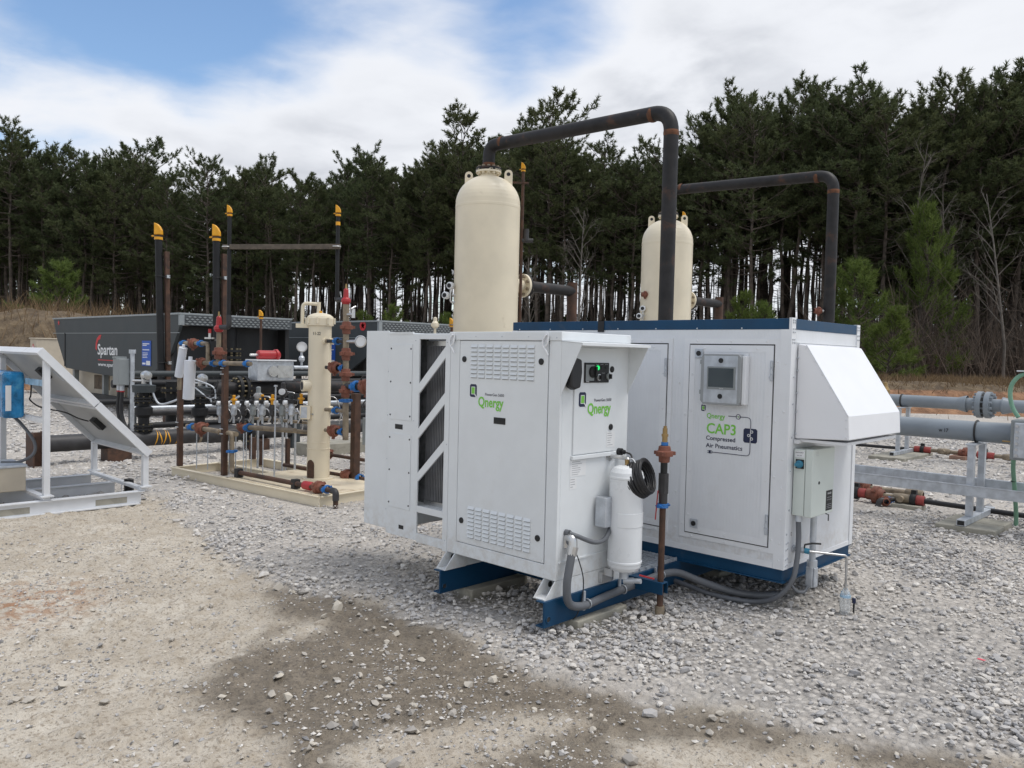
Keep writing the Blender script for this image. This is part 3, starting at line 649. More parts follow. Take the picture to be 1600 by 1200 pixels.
for i, (px, py, lb_) in enumerate(SKY):
    d = edge(px)*random.uniform(.98, 1.06); H = tops(px, py, d)
    v = {3: 3, 15: 3, 26: 2, 27: 8}.get(i, random.randrange(10))
    tree('pine_tree', PINES[v], at_px(px, d), H/18.5, lb_, 'pines along the wood edge')
sx = [s[0] for s in SKY]; sy = [s[1] for s in SKY]
MARKS = [(-1e9, -8, 'beyond the left end of the yard'), (-8, 92, 'behind the bright young pine on the left berm'), (92, 236, 'behind the lettered hood of the left compressor'), (236, 300, 'behind the left black stack'),
         (300, 362, 'behind the right black stack'), (362, 448, 'behind the left half of the timber crossbar'), (448, 535, 'behind the right half of the timber crossbar'), (535, 640, 'above the second grey compressor'),
         (640, 712, 'just left of the nearer cream vessel'), (712, 815, 'behind the nearer cream vessel'), (815, 905, 'behind the outlet pipe of the nearer vessel'), (905, 1002, 'in the gap between the two cream vessels'),
         (1002, 1090, 'behind the farther cream vessel'), (1090, 1200, 'behind the left part of the lower overhead pipe'), (1200, 1310, 'behind the right part of the lower overhead pipe'), (1310, 1400, 'just right of the lower pipe leg'),
         (1400, 1505, 'above the farther grey pipeline'), (1505, 1608, 'at the right edge above the terminal box'), (1608, 1e9, 'beyond the right end of the yard')]
FILL = {}
def fill(px, d, row):
    lim = tops(px, np.interp(px, sx, sy) + random.uniform(10, 70), d); H = min(max(lim, 10.5), 18.8)
    m_ = next(q[2] for q in MARKS if q[0] <= px < q[1]); thin = 440 < px < 1320
    e = tree('pine_tree', PINES[random.choice(HIGH) if thin else random.randrange(10)], at_px(px, d), H/18.5, '%s pine %s' % (row, m_), '%s pines %s' % (row, m_)); FILL.setdefault(e['label'], []).append((px, e))
for px in range(-120, 1740, 26): fill(px+random.uniform(-10, 10), edge(px)*random.uniform(1.0, 1.09), 'front row')
for px in range(-120, 1740, 30): fill(px+random.uniform(-12, 12), edge(px)*random.uniform(1.10, 1.22), 'second row')
for px in list(range(-120, 640, 34)) + list(range(1300, 1740, 40)): fill(px+random.uniform(-12, 12), edge(px)*random.uniform(1.22, 1.36), 'third row')
for lb_, lst in FILL.items():
    if len(lst) > 1 and 'beyond' not in lb_:
        for k, (px, e) in enumerate(sorted(lst, key=lambda q: q[0])): e['label'] = ('leftmost' if k == 0 else 'rightmost' if k == len(lst)-1 else ('second', 'third', 'fourth', 'fifth', 'sixth')[k-1] + ' from left') + ' ' + lb_
# deep wood: trunks and crowns beyond those one can tell apart, joined
lowp = [pine(300+i, cb=(.42, .42, .40, .60, .62, .58)[i], nbr=30, nt=3, nn=6, ln=.62, wd_=.105, dead=5, twig=.6, lean=True) for i in range(6)]
dV, dT, kA = [], [], Acc()
r = np.random.default_rng(5)
for i in range(430):
    px = r.uniform(-420, 2000); thin = 460 < px < 1320
    d = edge(px)*(r.uniform(1.2, 1.42) if thin else r.uniform(1.3, 1.9))
    if thin and r.random() < .35: continue
    V, tint, tv, tf = lowp[i % 3 + (3 if thin else 0)]; p = np.array(at_px(px, d)); H = np.clip(tops(px, np.interp(px, sx, sy)+r.uniform(25, 95), d), 9, 20)/18.5; a = r.uniform(0, 6.28)
    Rz = np.array([[math.cos(a), -math.sin(a), 0], [math.sin(a), math.cos(a), 0], [0, 0, 1]])*H
    dV.append(V @ Rz.T + p); dT.append(tint*.8); kA.add(tv @ Rz.T*np.array([1, 1, 1]) + p, tf)
V = np.concatenate(dV); me = raw_mesh('deep_wood_foliage', V, np.arange(len(V)).reshape(-1, 3), dict(tint=np.concatenate(dT)), M['needle']); o = bpy.data.objects.new('deep_wood_foliage', me); COL.objects.link(o); o['kind'] = 'stuff'
# dark evergreen understorey closing the view at the left and right ends
und = [pine(400+i, H=9., cb=.08, R=2.2, nbr=26, nt=3, nn=9, ln=.5, wd_=.07, shape='cone', dead=0, twig=.5) for i in range(2)]
uV, uT = [], []
for i in range(190):
    px = r.uniform(-300, 470) if r.random() < .70 else r.uniform(1325, 2000)
    d = edge(px)*r.uniform(1.22, 1.9); V, tint, tv, tf = und[i % 2]; p = np.array(at_px(px, d)); a = r.uniform(0, 6.28); k = r.uniform(.6, 1.15)
    Rz = np.array([[math.cos(a), -math.sin(a), 0], [math.sin(a), math.cos(a), 0], [0, 0, 1]])*k
    uV.append(V @ Rz.T + p); uT.append(tint*.6)
V = np.concatenate(uV); me = raw_mesh('understorey', V, np.arange(len(V)).reshape(-1, 3), dict(tint=np.concatenate(uT)), M['needle']); o = bpy.data.objects.new('understorey', me); COL.objects.link(o); o['kind'] = 'stuff'
for_thin = [pine(420+i, H=6., cb=.05, R=1.9, nbr=20, r0=.05, nt=3, nn=8, ln=.45, wd_=.05, shape='cone', dead=0, twig=.5) for i in range(2)]
uV, uT = [], []
for i in range(135):
    px = r.uniform(420, 1320); d = edge(px)*r.uniform(1.15, 1.55); V, tint, tv, tf = for_thin[i % 2]; k = r.uniform(.45, .95)
    uV.append(V*k + np.array(at_px(px, d))); uT.append(tint*.6)
V = np.concatenate(uV); me = raw_mesh('understorey', V, np.arange(len(V)).reshape(-1, 3), dict(tint=np.concatenate(uT)), M['needle']); o = bpy.data.objects.new('understorey', me); COL.objects.link(o); o['kind'] = 'stuff'
# slim understorey stems that close the wood at the left and right
for i in range(1150):
    px = r.uniform(-300, 560) if r.random() < .62 else r.uniform(1290, 1900)
    if r.random() < .34: px = r.uniform(560, 1300)
    d = edge(px)*r.uniform(1.02, 1.75); p = np.array(at_px(px, d)); h = r.uniform(6, 12); rr = r.uniform(.04, .11); ln_ = r.normal(0, .35, 2)
    kA.add(*tube_np([p, p+[ln_[0]*.5, ln_[1]*.5, h*.5], p+[ln_[0], ln_[1], h]], [rr, rr*.75, rr*.3], 4))
tv, tf = kA.get(); me = raw_mesh('deep_wood_stems', tv, tf, {}, M['bark'], True); o = bpy.data.objects.new('deep_wood_stems', me); COL.objects.link(o); o['kind'] = 'stuff'
# brush: bare twigs at the foot of the wood
B = Acc()
def twigs(p, h, n, sp):
    for _ in range(n):
        a = r.uniform(0, 6.28); o_ = p + np.array([r.normal(0, sp), r.normal(0, sp), 0]); L_ = h*r.uniform(.4, 1.1); d = np.array([math.cos(a)*r.uniform(.1, .7), math.sin(a)*r.uniform(.1, .7), 1.])
        q = [o_, o_+d*L_*.45+r.normal(0, .06, 3), o_+d*L_*np.array([1.25, 1.25, .92])]; B.add(*tube_np(q, [.020, .013, .005], 3))
        for _k in range(3):
            t = r.uniform(.3, .9); s_ = o_ + d*L_*t*np.array([1.1, 1.1, .95]); e_ = r.normal(0, .5, 3)+np.array([0, 0, .5]); B.add(*tube_np([s_, s_+e_*L_*.3], [.010, .004], 3))
for i in range(430):
    px = r.uniform(1330, 1900) if r.random() < .36 else r.uniform(-300, 1330)
    right = px > 1330; d = edge(px)*(r.uniform(.86, 1.22) if right else r.uniform(.93, 1.45)); twigs(np.array(at_px(px, d)), r.uniform(2.5, 6.5) if right else r.uniform(1.8, 5.2), 24 if right else 18, .8)
tv, tf = B.get(); me = raw_mesh('bare_brush', tv, tf, {}, M['twig'], True); o = bpy.data.objects.new('bare_brush', me); COL.objects.link(o); o['kind'] = 'stuff'
# leaf litter and low dark scrub on the forest floor
fl = []
for i in range(60000):
    px = r.uniform(-400, 2000); d = edge(px)*r.uniform(.9, 1.6); p = at_px(px, d); fl.append((p.x, p.y))
fl = np.array(fl); M['litter'] = leafmat('leaf_litter', (.055, .036, .022), (.13, .085, .05)); blades('forest_scrub', fl[:, 0], fl[:, 1], np.zeros(len(fl)), .15, 1.1, .06, 'litter', .6)
# young bright pines in the clearing
YP = [meshes(pine(500+i, H=6., cb=.05, R=1.9, nbr=46, r0=.07, nt=6, nn=30, ln=.27, wd_=.017, shape='cone', dead=0, twig=.42), 'young') for i in range(3)]
for k, (px, top, d, wscale, lb_) in enumerate(((84, 396, 46, 1.15, 'bright green young pine on the left berm'), (1384, 470, 33, 1.1, 'bright bushy young pine just right of the white intake hood'), (1342, 392, 37, .95, 'young pine with upright leaders beside the lower black pipe leg'),
      (1432, 305, 41, .8, 'tall green pine with limbs nearly to the ground right of the hood'), (1150, 444, 38, .7, 'young pine behind the short pipe of the second vessel'), (1192, 462, 36, .9, 'low bright young pine above the compressor cabinet roof'),
      (618, 468, 44, .9, 'young pine behind the second grey compressor'), (570, 478, 45, .8, 'small young pine left of the brass tipped relief riser'), (690, 480, 46, .8, 'young pine beside the large vessel foot'))):
    H = tops(px, top, d); e = tree('young_pine', YP[k % 3], at_px(px, d), H/6, lb_, 'young pines'); e.scale = (H/6*wscale if H < 7.5 else 1.35*wscale, H/6*wscale if H < 7.5 else 1.35*wscale, H/6)
# bare hardwoods
def bare(seed, H):
    r = np.random.default_rng(seed); A_ = Acc()
    def grow(p, d, L_, rad, lev):
        q = [p]; 
        for k in range(4): d = d + r.normal(0, .07, 3); d /= np.linalg.norm(d); q.append(q[-1]+d*L_/4)
        A_.add(*tube_np(q, [rad*.8*(1-.2*k) for k in range(5)], 5 if lev < 2 else 3))
        if lev == 0: 
            for k in range(16):
                z = .35 + .62*k/16; i = z*4; j = int(i); o_ = q[j]*(1-(i-j)) + q[min(j+1, 4)]*(i-j); a = r.uniform(0, 6.28); u_ = .55+.5*k/16
                grow(o_, np.array([math.cos(a), math.sin(a), u_+.55]), L_*.21*(1.15-k/16*.7), rad*.30, 1)
        elif lev < 3:
            for k in range(4):
                i = r.uniform(1, 4); j = int(min(i, 3)); o_ = q[j]*(1-(i-j)) + q[j+1]*(i-j); grow(o_, d + r.normal(0, .55, 3), L_*.42, rad*.5, lev+1)
    grow(np.zeros(3), np.array([0, 0, 1.]), H, .11, 0); v, f = A_.get(); return raw_mesh('trunk', v, f, {}, M['palebark'], True)
for seed, px, top, d, lb_ in ((1, 897, 318, 44, 'pale leafless tree between the two cream vessels'), (2, 1566, 285, 38, 'pale leafless tree near the right edge of the wood'), (3, 1422, 228, 43, 'grey leafless tree behind the tall green pine'), (4, 1478, 300, 42, 'leafless grey sapling in the brush right of the tall green pine'), (5, 832, 400, 44, 'low leafless sapling right of the large cream vessel')):
    H = tops(px, top, d); e = thing('bare_tree', lb_, 'tree', at_px(px, d), 'leafless trees'); o = bpy.data.objects.new('trunk', bare(seed, H)); COL.objects.link(o); o.parent = e
V3 = lambda x, y, z: Vector((x, y, z))
# =================================================================== steel skid under both cabinets
t = thing('steel_skid', 'long navy blue steel skid of two beams under both white cabinets', 'skid', (-.43, 1.2, .07))
for x0, hb in ((.017, 1), (-.875, 1)):
    b = MB(); b.box(x0-.012, x0, -.11, 2.35, .079, .211); b.box(x0-.065, x0, -.11, 2.35, .211, .2194); b.box(x0-.065, x0, -.11, 2.35, .07, .079)
    bm_ = b.build('beam', 'navy', t, bevel=.002)
    g = MB(); g.cyl((x0+.0005, -.075, .115), (x0+.002, -.075, .115), .017, n=16); g.build('lifting_hole', 'dark', bm_)
    g = MB(); g.torus((x0+.002, -.075, .115), (1, 0, 0), .018, .003, 18, 5); g.build('hole_rim', 'navy', bm_)
    for y in (.9, 2.3): g = MB(); g.box(-.86, -.05, y-.03, y+.03, .09, .2) if x0 > 0 else g.box(-.86, -.05, y-.33, y-.27, .09, .2); g.build('cross_member', 'navy', t)
b = MB(); b.box(.018, .27, .70, .765, .222, .229); b.box(.018, .27, .70, .707, .155, .222); b.box(.018, .27, .758, .765, .155, .222); b.build('outrigger_channel', 'navy', t, bevel=.002)
g = MB()
for k in range(30): g.box(-.85+k*.029, -.846+k*.029, .685, 1.285, .2205, .243)
for k in range(9): g.box(-.853, .015, .69+k*.072, .694+k*.072, .226, .2445)
g.box(-.853, .0, .682, .686, .2205, .244); g.box(-.002, .002, .682, 1.288, .2205, .246)
g.build('walkway_grating', 'galv', t, stuff=True)
for nm, x0, x1, y0, y1, lb in (('concrete_pad', -.085, .07, .13, .62, 'weathered concrete pad under the near skid beam below the gas tank'), ('concrete_pad', -.98, -.80, .10, .64, 'concrete pad in shade under the far skid beam'),
                               ('concrete_pad', -.09, .08, 1.75, 2.25, 'concrete pad under the skid beam behind the compressor cabinet corner')):
    b = MB(); b.box(x0, x1, y0, y1, -.03, .0695); tag(b.build(nm, 'conc', bevel=.008), lb, 'concrete pad', 'concrete pads under the skid')
# =================================================================== generator cabinet
t = thing('generator_cabinet', 'pale grey generator cabinet with louvred door and finned radiator bay at left', 'generator', (-.9, .33, .2194))
W, ZT, ZB, DV = 'white', 1.7575, .3165, .664
b = MB(); b.box(-.9430, 0, .024, DV, ZB, 1.704)
b.box(-.943, -.8565, 0, .024, ZB, 1.704); b.box(-.0895, 0, 0, .024, ZB, 1.704); b.box(-.8565, -.0895, 0, .024, ZB, .3985)
body = b.build('body', W, t, bevel=.003)
b = MB(); b.box(-.949, .006, -.006, DV+.006, 1.7045, ZT); b.build('roof_band', W, t, bevel=.004)
b = MB(); b.box(-.8525, -.0975, .001, .022, .4025, 1.7005); door = b.build('door', W, t, bevel=.002)
rivets('rivet', t, [(-.70, -.006, 1.728), (-.47, -.006, 1.728), (-.25, -.006, 1.728), (-.03, -.006, 1.722)], .005, 'galv')
lv = MB(); lv.add([(-.028, 0, -.011), (.028, 0, -.011), (.028, 0, .011), (-.028, 0, .011), (-.027, -.011, -.0075), (.027, -.011, -.0075)], [(0, 1, 5, 4), (4, 5, 2, 3), (0, 4, 3), (1, 2, 5)])
lme = bpy.data.meshes.new('louver'); lme.from_pydata(lv.v, [], lv.f); lme.materials.append(M['white']); lme.update()
shade_strip = MB()
for zt, zb in ((1.668, 1.478), (.637, .455)):
    rows = 8 if zt > 1 else 8
    for i in range(8):
        for k in range(rows):
            x = -.718+i*.0695; z = zt - (zt-zb)*(k/7.)
            link('louver', lme, (x, .0008, z), door); shade_strip.box(x-.027, x+.027, -.0003, .0008, z-.0135, z-.0112)
shade_strip.build('louver_shade_strips', 'greybox', door, stuff=True)  # grey strips paint in the soft shade line below each louver
for x, z in ((-.809, 1.583), (-.150, 1.582), (-.807, .544), (-.146, .543)):
    b = MB(); b.lathe([(.019, 0), (.019, .005), (.015, .008), (.0001, .008)], (x, .001, z), (0, -1, 0), 16); b.build('quarter_turn_latch', 'black', door)
b = MB(); b.box(-.531, -.432, -.0015, .0005, 1.190, 1.230); h = b.build('pull_recess', 'black', door); b = MB(); b.box(-.526, -.437, -.004, -.0015, 1.212, 1.227); b.build('grip_lip', 'dark', h)
def logo(parent, x, z, s, plane, face, sub='PowerGen 5650', word='Qnergy', ww=.19, wh=.052, wx=0, wz=0):
    f = lambda a, c: (x+a, plane-.0012, z+c) if face == 'front' else (plane+.0012, x+a, z+c)
    ax = (1, 0, 0) if face == 'front' else (0, 1, 0)
    e = -.0006
    b = MB(); out = [(.012*s, 0), (.07*s, 0), (.082*s, .012*s), (.082*s, .095*s), (.07*s, .107*s), (.012*s, .107*s), (0, .095*s), (0, .012*s)]
    b.prism(out, f(0, 0), ax, (0, 0, 1), e); b.build('logo_frame', 'ink', parent)
    P = lambda q, m, nm, off: (lambda bb: (bb.prism(q, Vector(f(0, 0)) + (V3(0, -off, 0) if face == 'front' else V3(off, 0, 0)), ax, (0, 0, 1), e), bb.build(nm, m, parent)))(MB())
    P([(.019*s, .022*s), (.064*s, .022*s), (.064*s, .086*s), (.019*s, .086*s)], 'paper', 'logo_field', .0008)
    P([(.024*s, .027*s), (.059*s, .027*s), (.059*s, .081*s), (.024*s, .081*s)], 'lime', 'logo_chip', .0016)
    P([(.056*s, .024*s), (.064*s, .03*s), (.092*s, -.004*s), (.082*s, -.008*s)], 'paper', 'logo_tail', .0022)
    if word: text(word, 'wordmark', parent, x+wx, z+wz, ww, wh, plane, 'lime', face, bold=.022)
    if sub: text(sub, 'model_text', parent, x+wx+.27*ww, z+wz+wh*1.12, ww*.74, .017, plane, 'print', face)
logo(door, -.752, 1.345, .76, .001, 'front', ww=.222, wh=.062, wx=.079, wz=-.055)
# hooks of the roof straps
for x in (-.912, -.105):
    b = MB(); b.box(x-.016, x+.016, -.012, -.0065, 1.695, 1.752); b.tube(bend([(x+.006, -.018, 1.74), (x-.02, -.024, 1.705), (x-.01, -.024, 1.66), (x+.018, -.02, 1.685), (x+.02, -.016, 1.735)], .02), .0055, 7)
    b.tube([(x-.012, -.024, 1.67), (x+.012, -.024, 1.645), (x+.024, -.02, 1.62)], .006, 7); b.build('hook_latch', 'trim', t)
# ---- radiator bay
X0, X1 = -1.600, -.9455
FR = lambda a, mi=0: a
b = MB()
b.box(-1.328, -1.2585, 0, .012, .331, 1.7445); b.box(-.9915, X1, 0, .012, .312, 1.7445); b.box(-1.2585, -.9915, 0, .012, 1.709, 1.7445)
b.box(-1.2585, -.9915, 0, .012, .323, .383); b.box(-1.2585, -.9915, 0, .012, .528, .573)
zl = lambda y: 1.708 - (y-530)*.004366; zr = lambda y: 1.706 - (y-530)*.004213
for l0, l1, r0, r1 in ((599, 615, 540, 558), (669, 685, 612.5, 630), (738.7, 753, 686.7, 703.5)):
    b.prism([(-1.2585, zl(l1)), (-.9915, zr(r1)), (-.9915, zr(r0)), (-1.2585, zl(l0))], (0, .012, 0), (1, 0, 0), (0, 0, 1), .012)
b.build('grille_frame', W, t, bevel=.0015)
b = MB(); b.box(X0, -1.328, .002, .012, .331, 1.7445); b.box(-1.595, -1.33, -.003, .012, 1.7447, 1.757); b.box(-1.6, X1, .0125, .6, 1.735, 1.748); b.box(-1.6, -1.588, .0125, .6, .35, 1.735)
b.box(-1.588, -1.30, .59, .6, .35, 1.735); b.box(-1.45, -1.437, .0125, .59, .40, 1.735); b.box(-1.437, -.95, .50, .512, .45, .56); b.box(-1.437, -.95, .05, .512, .556, .566); b.build('side_panel', W, t)
for z0, z1, nm in ((1.147, 1.672, 0), (.527, 1.047, 1)):
    b = MB(); b.box(-1.577, -1.333, -.002, .0015, z0, z1); p = b.build('access_panel', W, t, bevel=.0012)
    rivets('screw', p, [(x, -.002, z) for x in (-1.565, -1.346) for z in (z0+.03, (z0+z1)/2, z1-.03)], .007, 'pipegrey')
for x0, x1, z0, z1 in ((-1.512, -1.428, 1.080, 1.114), (-1.452, -1.40, .383, .410)):
    b = MB(); b.box(x0, x1, .0006, .003, z0, z1); b.build('slot', 'black', t)
b = MB(); b.box(-1.865, -1.603, .004, .012, .3595, 1.7665); b.box(-1.865, -1.853, .0125, .58, .37, 1.76); b.box(-1.853, -1.603, .0125, .58, 1.748, 1.76); b.build('duct_shroud', W, t, bevel=.002)
b = MB(); b.box(-1.436, -1.296, .10, .11, .575, 1.72); b.build('duct_liner', 'liner', t)
b = MB(); b.box(-1.292, -.955, .118, .17, .60, 1.665, 1)
for k in range(20): b.box(-1.290+k*.0168, -1.2835+k*.0168, .096, .118, .60, 1.665)
b.build('radiator_core', ['fins', 'black'], t, stuff=True)
for z0, z1 in ((1.667, 1.70), (.567, .598)): b = MB(); b.box(-1.294, -.952, .094, .175, z0, z1); b.build('core_header', 'steel', t)
rivets('screw', t, [(-1.60, .002, z) for z in (1.48, 1.17, .86, .5)] + [(-1.30, 0, 1.70), (-.975, 0, 1.69), (-1.29, 0, .40), (-.965, 0, .385), (-.965, 0, 1.02), (-1.31, 0, 1.15)], .0045, 'galv')
# ---- control side
b = MB(); b.box(.0005, .010, .119, .525, 1.041, 1.670); cdoor = b.build('control_door', W, t, bevel=.002)
b = MB(); b.box(.0005, .018, .108, .530, 1.012, 1.036); b.build('drip_ledge', W, t, bevel=.003)
b = MB()
for y in (.006, .658): b.prism([(0, 1.3885), (.152, 1.692), (0, 1.7005)], (.0065 if 0 else .0005, y, 0), (1, 0, 0), (0, 0, 1), .003)
b.add([(.0065, -.0005, 1.7022), (.158, -.0005, 1.6930), (.158, .6645, 1.6930), (.0065, .6645, 1.7022), (.0065, -.0005, 1.7045), (.158, -.0005, 1.6955), (.158, .6645, 1.6955), (.0065, .6645, 1.7045)], [(0,3,2,1),(4,5,6,7),(0,1,5,4),(1,2,6,5),(2,3,7,6),(3,0,4,7)])
b.box(.1525, .158, -.0005, .6645, 1.6795, 1.6928); b.build('rain_hood', W, t)
b = MB(); b.box(.0105, .018, .199, .434, 1.463, 1.582); cp = b.build('control_panel', 'black', t, bevel=.002)
b = MB(); b.box(.0182, .020, .207, .285, 1.475, 1.57); b.build('switch_plate', 'greybox', cp)
b = MB(); b.lathe([(.034, 0), (.034, .012), (.028, .02), (.0001, .02)], (.020, .268, 1.527), (1, 0, 0), 20); b.box(.04, .056, .262, .274, 1.495, 1.56); b.build('rotary_switch', 'black', cp, bevel=.001)
b = MB(); b.lathe([(.014, 0), (.014, .006), (.008, .011), (.0001, .012)], (.0182, .318, 1.552), (1, 0, 0), 14); b.build('indicator_lamp', 'lamp', cp)
for y in (.36, .40): b = MB(); b.cyl((.0182, y, 1.555), (.021, y, 1.555), .010, n=12); b.build('indicator_lamp', 'dark', cp)
for y, z, m_ in ((.33, 1.495, 'steel'), (.425, 1.50, 'greybox')):
    b = MB(); b.lathe([(.020, 0), (.020, .008), (.013, .009), (.0001, .0095)], (.0182, y, z), (1, 0, 0), 16); b.build('key_switch', m_, cp)
    b = MB(); b.box(.0275, .045, y-.005, y+.005, z-.014, z+.014); b.build('switch_lever', 'black', cp)
text('Qnergy', 'panel_text', cp, .21, 1.468, .03, .007, .018, 'paper', 'side')
for q, z in ((.30, 1.57), (.345, 1.57), (.39, 1.57), (.36, 1.518)): text('STATUS', 'panel_text', cp, q, z, .028, .0045, .018, 'printg', 'side')
for y, z in ((.470, 1.543), (.473, 1.189)): b = MB(); b.lathe([(.019, 0), (.019, .005), (.014, .008), (.0001, .008)], (.0105, y, z), (1, 0, 0), 16); b.build('quarter_turn_latch', 'black', cdoor)
logo(cdoor, .158, 1.322, .80, .0105, 'side', ww=.228, wh=.064, wx=.084, wz=-.044)
def label(parent, y0, y1, z0, z1, plane, rows, name='paper_label'):
    b = MB(); b.box(plane, plane+.0008, y0, y1, z0, z1); p = b.build(name, 'paper', parent); q = MB()
    for k in range(rows):
        z = z1-(z1-z0)*(k+.8)/(rows+.6); x = random.uniform(.45, .9); q.box(plane+.0009, plane+.0012, y0+.1*(y1-y0), y0+(.1+.8*x)*(y1-y0), z, z+(z1-z0)*.25/(rows+.6)*1.2)
    q.build('small_print', 'printg', p, stuff=True); return p
label(cdoor, .435, .517, 1.066, 1.160, .0105, 6); label(t, .106, .252, .912, 1.006, .0006, 7); label(t, .106, .168, .838, .905, .0006, 4)
b = MB(); b.cyl((.0002, .575, 1.03), (.028, .575, 1.03), .022, n=14); b.cyl((.028, .575, 1.03), (.05, .575, 1.03), .014, n=10); b.tube(spline([(.05, .575, 1.03), (.09, .58, 1.02), (.12, .56, .99)], 6), .006, 7); b.build('cable_gland', 'rubber', t)
# base: pedestal plates and feet
b = MB(); b.add([(.0, .0, .3155), (.0, .664, .3155), (0, .664, .2195), (0, -.088, .2195), (-.006, 0, .3155), (-.006, .664, .3155), (-.006, .664, .2195), (-.006, -.088, .2195)], [(0,1,2,3),(7,6,5,4),(0,3,7,4),(1,5,6,2),(0,4,5,1),(3,2,6,7)])
b.build('base_side', W, t)
b = MB(); b.box(-.872, -.866, -.0, .6, .2195, .3155); b.build('base_side', W, t)
b = MB(); b.prism([(.02, .416), (.66, .416), (.66, .424), (.02, .424)], (.0002, 0, 0), (0, 1, 0), (0, 0, 1), .008); b.build('fold_line', W, t)
for x in (-.0895, -.943):
    b = MB()
    for xx in ((x, x+.078) if x < -.5 else (x,)): b.prism([(-.004, .3155), (.10, .3155), (.10, .2195), (-.09, .2195)], (xx, 0, 0), (0, 1, 0), (0, 0, 1), .006)
    b.box(x, x+.083, -.088, .1, .2196, .2255); f = b.build('foot_bracket', W, t)
    for y in (.05,): g = MB(); g.cyl((x+.0062, y, .275), (x+.0075, y, .275), .018, n=14); g.build('bolt_hole', 'dark', f)
# conduits leaving the side
b = MB(); b.cyl((.0002, .478, 1.008), (.012, .478, 1.008), .028, n=14); b.tube(bend([(.012, .478, 1.008), (.06, .478, 1.008), (.085, .50, 1.008), (.13, .50, 1.0), (.13, .50, .975)], .03), .013, 10); b.build('pipe_fitting', 'steel', t)
b = MB(); b.cyl((.0002, .081, .590), (.03, .081, .590), .020, n=12); b.tube(spline([(.03, .081, .59), (.07, .11, .575), (.10, .22, .53), (.10, .32, .53), (.08, .40, .575), (.05, .43, .60)], 6), .0135, 10); b.build('flexible_hose', 'conduit', t)
# big flexible conduit clipped along the beam to the compressor cabinet
t2 = thing('flexible_conduit', 'thick grey flexible conduit looping down from the generator along the blue beam', 'conduit', (.05, .7, .15))
b = MB(); b.tube(spline([(.02, .085, .545), (.055, .085, .53), (.062, .055, .43), (.062, .03, .30), (.058, .06, .19), (.05, .20, .145), (.045, .42, .155), (.045, .62, .165), (.05, .82, .175), (.07, 1.0, .19), (.12, 1.12, .19), (.22, 1.22, .14), (.38, 1.36, .075), (.52, 1.46, .06), (.60, 1.62, .05)], 7), .0245, 12); b.build('hose', 'conduit', t2)
b = MB(); b.tube(bend([(.005, .085, .505), (.005, .085, .565), (.05, .085, .565), (.06, .08, .5)], .03), .027, 10); b.cyl((.056, .072, .47), (.06, .082, .52), .032, n=10, smooth=False); b.build('elbow_connector', 'steel', t2)
for y in (.245, .60, 1.0): b = MB(); b.torus((.05 if y < .9 else .07, y, .15 if y < .3 else (.165 if y < .9 else .19)), (0, 1, .05), .027, .004, 18, 5); b.box(.03, .042, y-.03, y-.012, .11 if y < .3 else .14, .225 if y < .3 else .235); b.build('pipe_clip', 'galv', t2)
b = MB(); b.tube(spline([(.035, .10, .53), (.06, .14, .42), (.055, .19, .30), (.05, .185, .18), (.045, .15, .10), (.03, .13, .075)], 6), .0035, 6); b.build('ground_wire', 'rubber', t2)
# black bag tucked under the hood
b = MB(); b.prism([(-.03, .12), (-.02, .015), (.015, .0), (.065, .012), (.078, .10), (.072, .175), (.0, .19)], (.012, .048, 1.425), (0, 1, 0), (0, 0, 1), .05)
tag(b.build('cloth_bag', 'rubber', bevel=.012), 'small black cloth bag tucked under the left side of the control hood', 'bag')
# =================================================================== gas tank on the generator's side
t = thing('gas_tank', 'small white upright gas tank mounted beside the generator control door', 'tank', (.13, .49, .30))
b = MB(); R = .103; b.lathe([(.0001, .315), (.05, .318), (.085, .33), (.1, .352), (R, .372), (R+.003, .376), (R+.003, .386), (R, .39), (R, .885), (R+.003, .889), (R+.003, .899), (R, .903), (.098, .925), (.08, .95), (.05, .963), (.0001, .967)], (.13, .49, 0), n=40); b.build('shell', 'tankw', t)
b = MB(); b.cyl((.13, .49, .965), (.13, .49, 1.0), .014, n=10); b.build('neck', 'brass', t)
b = MB(); b.cyl((.13, .49, .272), (.13, .49, .316), .028, n=12); b.cyl((.13, .49, .258), (.19, .51, .265), .019, n=10); b.cyl((.19, .51, .265), (.235, .52, .27), .015, n=10); b.build('drain_valve', 'galv', t)
b = MB(); b.bar((.2, .55, .295), (.27, .61, .275), .012, .008); b.build('valve_lever', 'red', t)
b = MB(); b.box(.0005, .03, .405, .52, .235, .30); b.box(.03, .09, .42, .44, .285, .33); b.build('bracket', 'steel', t)
b = MB(); b.box(.015, .095, .335, .40, .595, .775); j = b.build('junction_box', 'galv', t, bevel=.005)
for z in (.63, .74): b = MB(); b.torus((.085, .41, z), (1, .2, 0), .020, .006, 14, 6); b.build('u_clamp', 'trim', j)
b = MB(); b.lathe([(R+.0008, .60), (R+.0025, .602), (R+.0025, .684), (R+.0008, .686)], (.13, .49, 0), n=40)
b.v = b.v; b.f = [f for f in b.f if all((b.v[i].x-.13)*.72 + (b.v[i].y-.49)*-.25 > .035 for i in f)]; b.sm = b.sm[:len(b.f)]; b.mi = b.mi[:len(b.f)]; b.build('nameplate', 'tankw', t)
